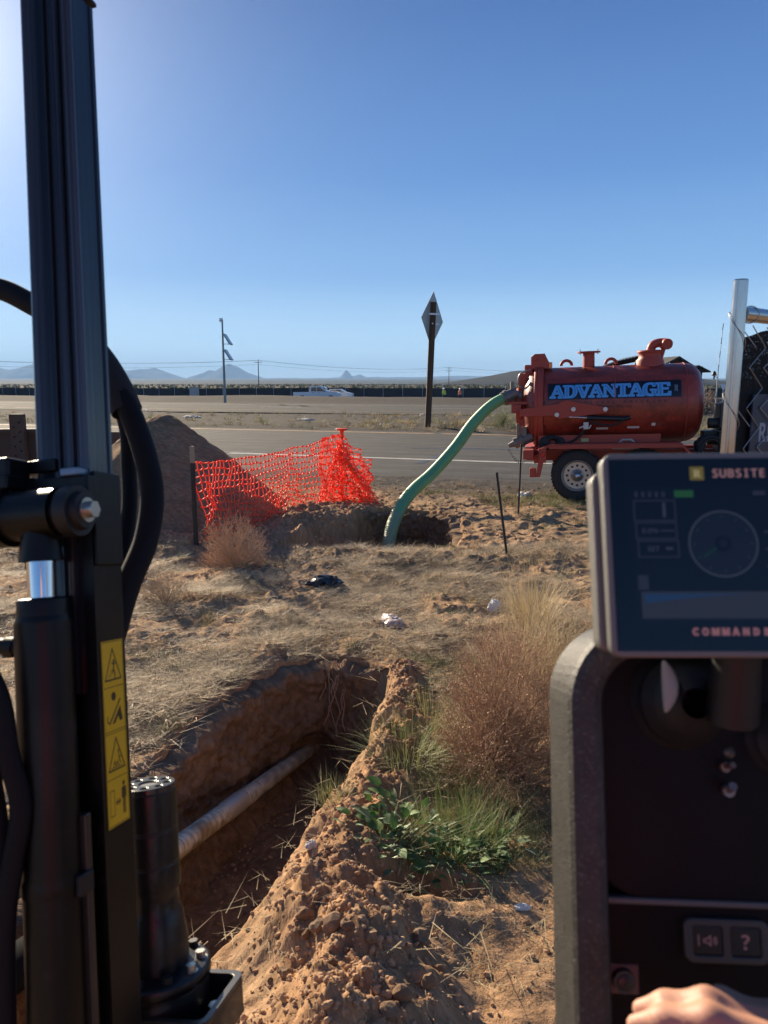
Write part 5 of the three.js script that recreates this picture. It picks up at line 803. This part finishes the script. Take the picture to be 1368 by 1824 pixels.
{
  const R = rng(5100), mk = (name, label, geo, mat, spots, cols) => {
    const im = new THREE.InstancedMesh(geo, mat, spots.length), M = new THREE.Matrix4(), q = new THREE.Quaternion();
    spots.forEach(([x, y, d, s], i) => { q.setFromAxisAngle(V(0, 1, 0), R() * 6.283); im.setMatrixAt(i, M.compose(V(x, y, -d), q, V(s, s * (.6 + .7 * R()), s))); const c = cols[Math.floor(R() * cols.length)], n = .75 + .5 * R(); im.setColorAt(i, lin(c[0] * n, c[1] * n, c[2] * n)); });
    im.name = numbered(name); im.castShadow = im.receiveShadow = true; tag(im, label, 'grass', null, 'stuff'); scene.add(im);
  };
  const place = (n, x0, x1, d0, d1, s0, s1, keep) => { const o = []; for (let k = 0; k < n * 12 && o.length < n; k++) { const x = mix(x0, x1, R()), d = mix(d0, d1, R()), g = groundInfo(x, d); if (g.pit > .04 || g.onRoad > .25 || R() > keep(x, d, g)) continue; o.push([x, g.y, d, mix(s0, s1, R() * R())]); } return o; };
  const dry = [[.44, .32, .185], [.34, .255, .15], [.54, .41, .235], [.27, .205, .125]], pale = [[.54, .42, .23], [.46, .36, .20]], grn = [[.17, .19, .06], [.22, .22, .085], [.14, .17, .05]];
  const matA = leafMat(1, 1, 1, .25), patch = (x, d, s, f = 1.1) => sstep(-.05, .35, fbm(x * f, d * f, s, 3));
  const clear = (g) => (1 - sstep(.1, .4, g.fresh)) * (1 - sstep(.1, .35, g.spoil)), pileClear = (x, d) => Math.hypot(x + 2.9, (d - 9)) < 1.7 ? 0 : 1, aisle = (x, d) => sstep(.1, .5, Math.abs(x - .55) + (d > 3.6 ? 1 : 0) + (d < 2.3 ? -.6 : .1));
  mk('grass_litter', 'flattened dry grass and straw matted over the ground', litterGeo(1, 40, .13, .11, .0015), matA, place(5200, -4.5, 3.2, 2.6, 7.2, .6, 1.4, (x, d, g) => clear(g) * (.06 + .94 * patch(x, d, 121, 1.6)) * sstep(2.4, 3.6, d)), dry);
  mk('grass_litter', 'short dry grass stubble standing in patches', tuftGeo(2, 22, .10, .05, .55, .0016), matA, place(2200, -4.5, 3.2, 2.5, 7.4, .35, 1.0, (x, d, g) => clear(g) * patch(x, d, 131, 1.7) * sstep(2.4, 3.6, d)), dry);
  mk('grass_litter', 'dry grass along the road shoulder', tuftGeo(3, 22, .15, .08, 1.1, .003), matA, place(3000, -9, 8, 6.5, 13, .4, 1.0, (x, d, g) => clear(g) * pileClear(x, d) * (.1 + .9 * patch(x, d, 141)) * (1 - sstep(11.3, 11.9, g.s))), [...dry, ...dry, grn[1]]);
  mk('green_grass', 'thin green grass growing among the dry stalks', tuftGeo(4, 24, .09, .06, .7, .0016), matA, [...place(500, .0, .65, 2.2, 4.2, .5, 1.2, (x, d, g) => clear(g)), ...place(330, -4, 3, 3.5, 7, .5, 1.1, (x, d, g) => clear(g) * patch(x, d, 151, 1.9) * .6), ...place(500, .4, 3.2, 7, 11, .7, 1.5, (x, d, g) => clear(g) * patch(x, d, 153) * .8)], grn);
  mk('median_grass', 'dry yellow weeds along the gravel median', tuftGeo(5, 24, .32, .25, .8, .010), matA, place(1500, -30, 26, 22, 46, .5, 1.3, (x, d, g) => sstep(25.9, 26.6, g.s) * (1 - sstep(40.5, 41.3, g.s)) * (x > -1 ? .5 + .5 * patch(x, d, 161, .3) : .12) * (g.s < 30 ? 1 : .25)), [...pale, grn[1], dry[1]]);
  mk('fallen_straw', 'single pale straws lying loose on the soil', (() => { const l = [], Q = rng(77); for (let i = 0; i < 9; i++) { const a = Q() * 6.283, r = .12 * Math.sqrt(Q()); blade(l, Math.cos(a) * r, .004, Math.sin(a) * r, .05 + .12 * Q(), .0014, Q() * 6.28, 1.45, .25 * (Q() - .3)); } return geoOf(l); })(), matA, place(4200, -4, 2.8, 1.7, 7.2, .6, 1.4, (x, d, g) => (1 - .8 * g.spoil) * (.3 + .7 * patch(x, d, 171))), [...pale, ...dry]);
  // desert scrub on the plain
  const scr = (() => { const l = [], Q = rng(91); for (let i = 0; i < 60; i++) { const a = Q() * 6.283, r = .8 * Math.sqrt(Q()); blade(l, Math.cos(a) * r * .5, 0, Math.sin(a) * r * .5, .6 + .8 * Q(), .09, a, .6 * Q(), .4, 2); } return geoOf(l); })();
  const sp = []; for (let k = 0; k < 5200; k++) { const d = 118 + Math.pow(R(), 2) * 1900, x = (R() - .5) * d * 1.6; if (roadS(x, d) < 113) continue; sp.push([x, groundY(x, -d), d, .7 + 1.1 * R()]); }
  mk('desert_scrub', 'grey green desert scrub covering the far plain', scr, leafMat(1, 1, 1, .1), sp, [[.13, .14, .075], [.16, .15, .09], [.10, .115, .06]]); scene.children[scene.children.length - 1].userData.category = 'scrub';
}
// ---------------------------------------------------------------- single plants
function twigBush(name, label, x, d, rx, ry, rz, n, col, seed, { leaf = 0, leafCol = null, thick = .0011, stems = 26, lift = .1, spray = 1 } = {}) {
  const R = rng(seed), y0 = groundY(x, -d), t = thing(name, label, 'bush', [x, y0, -d]), main = [], fine = [], seeds = [];
  const at = () => { const a = R() * 6.283, u = Math.pow(R(), .45), e = Math.acos(1 - R() * 1.15); return V(Math.cos(a) * Math.sin(e) * rx * u, Math.max(.01, (lift + Math.cos(e) * .92) * ry * u), Math.sin(a) * Math.sin(e) * rz * u); };
  const tips = [];
  for (let i = 0; i < stems; i++) { const e = at().multiplyScalar(1.0), m = e.clone().multiplyScalar(.5).add(V((R() - .5) * rx * .25, ry * .06, (R() - .5) * rz * .25)); main.push(rod(V((R() - .5) * .03, -.02, (R() - .5) * .03), m, thick * 2.6, thick * 1.8, 4, true), rod(m, e, thick * 1.8, thick, 4, true)); tips.push(m, e); }
  for (let i = 0; i < n; i++) {
    const b = i < n * .25 ? tips[Math.floor(R() * tips.length)].clone() : at(), L = .05 + .10 * R(), dir = b.clone().setY(b.y * .6 + .12 * spray).normalize().add(V(R() - .5, (R() - .4), R() - .5).multiplyScalar(1.3)).normalize(), e = b.clone().addScaledVector(dir, L * (.6 + ry)); if (e.y < 0) e.y = .01;
    fine.push(rod(b, e, thick, thick * .5, 3, true)); if (R() < .5) { const s = b.clone().lerp(e, .5 + .4 * R()), e2 = s.clone().addScaledVector(V(R() - .5, R() - .2, R() - .5).normalize(), L * .5); fine.push(rod(s, e2, thick * .7, thick * .4, 3, true)); if (leaf) seeds.push(new THREE.TetrahedronGeometry(leaf * (.6 + .8 * R())).rotateX(R() * 6).translate(e2.x, e2.y, e2.z)); }
    if (leaf) for (let q = 0; q < 2; q++) { const s = b.clone().lerp(e, R()); seeds.push(new THREE.TetrahedronGeometry(leaf * (.6 + .8 * R())).rotateX(R() * 6).rotateY(R() * 6).translate(s.x, s.y, s.z)); }
  }
  obj('stems', main, std(lin(...col.map((v) => v * .7)), .9), t); obj('twigs', fine, std(lin(...col), .9), t); if (leaf) obj('seed_heads', seeds, leafMat(...(leafCol ?? col), .3), t); return t;
}
twigBush('tumbleweed', 'round pale tumbleweed against the foot of the orange netting', -1.33, 6.35, .27, .40, .25, 1500, [.56, .36, .21], 21, { leaf: .004, thick: .0011, leafCol: [.70, .44, .26], stems: 24 });
twigBush('dry_bush', 'large reddish brown dry bush left of the console', .51, 2.92, .25, .54, .38, 3400, [.34, .205, .125], 22, { leaf: .0038, leafCol: [.50, .30, .18], thick: .0010, stems: 60, lift: .14 });
twigBush('dry_bush', 'tall straw coloured brush behind the reddish bush', .84, 3.75, .30, .42, .34, 1500, [.52, .40, .24], 23, { leaf: .003, leafCol: [.58, .45, .27], stems: 40 });
twigBush('dry_bush', 'low tan brush left of the tumbleweed', -1.62, 5.2, .18, .22, .2, 500, [.45, .33, .21], 24, { leaf: .003, leafCol: [.5, .38, .25] });
twigBush('dry_bush', 'rounded tan bush on the far verge beside the tank', 19.6, 46, 1.3, 1.5, 1.2, 900, [.34, .25, .18], 25, { leaf: .04, leafCol: [.42, .30, .21], thick: .012, stems: 30 });
twigBush('dry_bush', 'dark scrubby bush beside the rounded tan bush', 17.9, 43.5, 1.1, .9, 1.0, 700, [.12, .10, .075], 26, { leaf: .04, leafCol: [.15, .12, .09], thick: .012, stems: 24 });
twigBush('dry_bush', 'yellowish low brush right of the rounded tan bush', 21.8, 44.5, 1.5, .8, 1.2, 700, [.36, .32, .17], 27, { leaf: .04, leafCol: [.42, .36, .2], thick: .012, stems: 24 });
twigBush('desert_shrub', 'lone dark shrub beyond the far fence at left', -49, 114, 1.4, 2.2, 1.2, 500, [.10, .10, .07], 28, { leaf: .07, leafCol: [.11, .12, .07], thick: .02, stems: 24 });
twigBush('roadside_weed', 'wispy green weed on the median right of the sign post', 4.6, 28.5, .45, .9, .45, 420, [.30, .30, .14], 29, { leaf: .012, leafCol: [.28, .3, .12], thick: .005, stems: 22 });
twigBush('roadside_weed', 'tall thin weed on the median beside the green hose', 6.3, 29.2, .5, 1.25, .5, 420, [.33, .30, .16], 30, { leaf: .012, leafCol: [.3, .3, .14], thick: .005, stems: 20 });
function tuft(name, label, x, d, n, h, spread, col, seed, lean = .7, w = .0022, tr = .35) { const y = groundY(x, -d), t = thing(name, label, 'grass tuft', [x, y, -d]), R = rng(seed), l = [], l2 = []; for (let i = 0; i < n; i++) { const a = R() * 6.283, r = spread * Math.sqrt(R()); blade(R() < .5 ? l : l2, Math.cos(a) * r, -.01, Math.sin(a) * r, h * (.45 + .65 * R()), w * (.6 + .7 * R()), a + (R() - .5) * 1.2, lean * R(), (R() - .25) * 1.2, 4); } obj('blades', geoOf(l), leafMat(...col, tr), t); obj('blades', geoOf(l2), leafMat(...col.map((v) => v * .78), tr), t); }
tuft('grass_tuft', 'bright straw grass clump below the display screen', .98, 4.70, 420, .50, .14, [.60, .47, .26], 31, .9);
tuft('grass_tuft', 'straw grass clump beside the white paper scrap', .86, 4.35, 300, .38, .13, [.58, .45, .26], 32, 1.0);
tuft('grass_tuft', 'tawny grass clump right of the reddish bush top', 1.06, 4.0, 300, .42, .15, [.55, .42, .24], 33, .9);
tuft('grass_tuft', 'small dark grass tuft left of the straw patch', -1.20, 4.80, 160, .15, .07, [.24, .21, .12], 34, .7);
tuft('grass_tuft', 'small green tuft on the left rim of the near pit', -1.06, 3.33, 170, .11, .07, [.30, .29, .12], 35, .8, .0016);
tuft('grass_tuft', 'dark matted plant beside the crumpled pink bag', -.13, 5.02, 260, .10, .09, [.11, .10, .05], 36, 1.2);
tuft('grass_tuft', 'thin grass tuft on the spoil edge above the green leaves', -.20, 2.62, 150, .13, .06, [.33, .33, .13], 37, .8, .0015);
tuft('grass_tuft', 'pale grass tuft beside the motor flange', -.60, 1.80, 130, .12, .06, [.50, .43, .22], 38, 1.0, .0014);
tuft('grass_tuft', 'lower pale grass tuft beside the bracket', -.555, 1.66, 120, .08, .05, [.42, .40, .18], 39, 1.0, .0014);
tuft('grass_tuft', 'fine green grass spray in front of the reddish bush', .10, 2.95, 420, .22, .16, [.34, .37, .14], 40, 1.3, .0014);
tuft('grass_tuft', 'long green grass leaning beside the broad leaves', .22, 2.36, 260, .26, .12, [.24, .31, .09], 41, 1.1, .0018);
tuft('grass_tuft', 'upright green blades at the foot of the reddish bush', .36, 2.42, 220, .24, .10, [.22, .29, .09], 42, .6, .002);
tuft('grass_tuft', 'yellow green grass under the left of the reddish bush', .22, 3.25, 320, .18, .16, [.42, .40, .16], 43, 1.1, .0016);
tuft('grass_tuft', 'dull green weed patch left of the pit rim', -1.25, 4.05, 260, .07, .16, [.17, .18, .09], 44, 1.3, .002);
tuft('grass_tuft', 'flat straw patch in the middle of the bare ground', -.75, 4.55, 420, .16, .26, [.62, .49, .28], 45, 1.5, .0016);
{ // broad leaved weed
  const x = -.02, d = 2.30, y = groundY(x, -d), t = thing('leafy_weed', 'low green weed with broad glossy leaves beside the spoil ridge', 'weed', [x, y, -d]), R = rng(61);
  const leaf = (() => { const P = [], I = [], n = 6; for (let i = 0; i <= n; i++) { const u = i / n, w = .5 * Math.pow(Math.sin(Math.PI * Math.pow(u, .75)), .8) * .62, z = .16 * Math.sin(u * 2.6); for (const s of [-1, 0, 1]) P.push(s * w, z - Math.abs(s) * -.05, u); } for (let i = 0; i < n; i++) for (const k of [0, 1]) { const a = i * 3 + k; I.push(a, a + 3, a + 1, a + 1, a + 3, a + 4); } const g = new THREE.BufferGeometry(); g.setAttribute('position', new THREE.Float32BufferAttribute(P, 3)); g.setAttribute('uv', new THREE.Float32BufferAttribute(P.filter((_, i) => i % 3 !== 1), 2)); g.setIndex(I); g.computeVertexNormals(); return g; })();
  const ms = [leafMat(.10, .21, .035, .45, .75), leafMat(.15, .27, .05, .45, .75), leafMat(.06, .13, .03, .4, .75), leafMat(.20, .25, .08, .45, .8)];
  for (let i = 0; i < 240; i++) {
    const c = [[0, 0], [.10, .06], [.18, -.05], [.30, .02], [.40, -.03], [.08, -.12], [.24, .10]][Math.floor(R() * 7)], a = R() * 6.283, r = .12 * Math.sqrt(R()), px = c[0] + Math.cos(a) * r, pz = c[1] + Math.sin(a) * r * .8, s = .022 + .040 * R() * R() + .008;
    const m = new THREE.Mesh(leaf, ms[Math.floor(R() * 4)]); m.name = 'leaf'; m.position.set(px, groundY(x + px, -d + pz) - y + .01 + .075 * R() * R(), pz); m.rotation.set(-.7 * R() + .15, a * -1 + 1.57 + (R() - .5), (R() - .5) * .9, 'YXZ'); m.scale.set(s, s, s * (1 + .4 * R())); m.castShadow = m.receiveShadow = true; t.add(m);
  }
  const st = []; for (let i = 0; i < 40; i++) { const a = R() * 6.283, r = .25 * R(); const px = .18 + Math.cos(a) * r * 1.2, pz = Math.sin(a) * r * .6; st.push(rod(V(px * .6, 0, pz * .6), V(px, .03 + .06 * R(), pz), .0018, .001, 4, true)); } obj('stalks', st, std(lin(.24, .24, .1), .7), t);
}
{ // roots hanging from the cut bank
  const t = thing('exposed_roots', 'pale thin roots hanging down the back wall of the near pit', 'roots', [-.28, groundY(-.3, -4.27), -4.16]), R = rng(67), l = [];
  for (let k = 0; k < 11; k++) { const p = []; let x = (R() - .5) * .1, y = .0, z = .02 + R() * .02; const n = 6, L = (.15 + .32 * R()) / n; for (let i = 0; i <= n; i++) { p.push(V(x, y, z)); x += (R() - .5) * .05; y -= L; z += .012 * (R() - .2); } l.push(tube(p, .0025 + .002 * R(), 18, 5)); }
  l.forEach((g) => obj('root', g, std(lin(.42, .28, .18), .9), t));
}
// ---------------------------------------------------------------- litter
function crumple(name, label, cat, x, d, sx, sy, sz, mat, seed, rough = .45) {
  const g0 = new THREE.IcosahedronGeometry(1, 5), g = mergeVertices(g0.deleteAttribute('uv').deleteAttribute('normal'), 1e-4), p = g.attributes.position; for (let i = 0; i < p.count; i++) { const v = V().fromBufferAttribute(p, i), n = 1 + 2 * rough * (ridge(v.x * 2.6 + seed, v.y * 2.2 + v.z * 2.1, seed, 4) - .6) + .25 * fbm(v.x * 1.1 + seed, v.z * 1.1, seed + 3, 2); v.multiplyScalar(n); p.setXYZ(i, v.x * sx, Math.max(v.y, -.35) * sy, v.z * sz); }
  const n = g.toNonIndexed(); n.computeVertexNormals(); const m = obj(name, n, mat); m.position.set(x, groundY(x, -d) + sy * .3, -d); m.rotation.y = seed; return tag(m, label, cat);
}
crumple('plastic_scrap', 'crumpled black plastic scrap on the bare ground', 'litter', -.46, 5.62, .13, .055, .09, phys(lin(.02, .02, .022), .3), 3);
crumple('plastic_bag', 'crumpled pinkish white bag on the dry grass', 'litter', .05, 4.78, .10, .035, .07, leafMat(.66, .52, .48, .25, .5), 5);
crumple('paper_scrap', 'white paper scrap lying by the straw clump', 'litter', .80, 5.12, .055, .06, .04, leafMat(.75, .75, .76, .2, .6), 7);
crumple('plastic_scrap', 'small white curved scrap on the sand near the console', 'litter', .432, 2.04, .010, .012, .026, std(lin(.72, .70, .68), .5), 8);
crumple('paper_scrap', 'white paper scrap at the road edge left of the trailer wheel', 'litter', 2.06, 10.6, .11, .05, .08, std(lin(.7, .69, .66), .7), 9);
crumple('stone', 'small pale grey stone on the spoil ridge', 'stone', -.24, 2.18, .018, .016, .016, std(lin(.48, .44, .42), .8), 10, .3);
for (const [x, d, s, k] of [[-9.4, 36, .5, 1], [-3.6, 33.5, .45, 2], [2.2, 40, .4, 3], [-17, 52, .8, 4]]) crumple('stone', ['pale flat stone on the median at far left', 'pale flat stone on the median left of the sign post', 'pale flat stone on the median just beyond the sign', 'pale flat slab at the edge of the far carriageway'][k - 1], 'stone', x, d, s, .09, s * .6, std(lin(.45, .42, .39), .9), 11 + k, .25);

renderer.render(scene, camera);
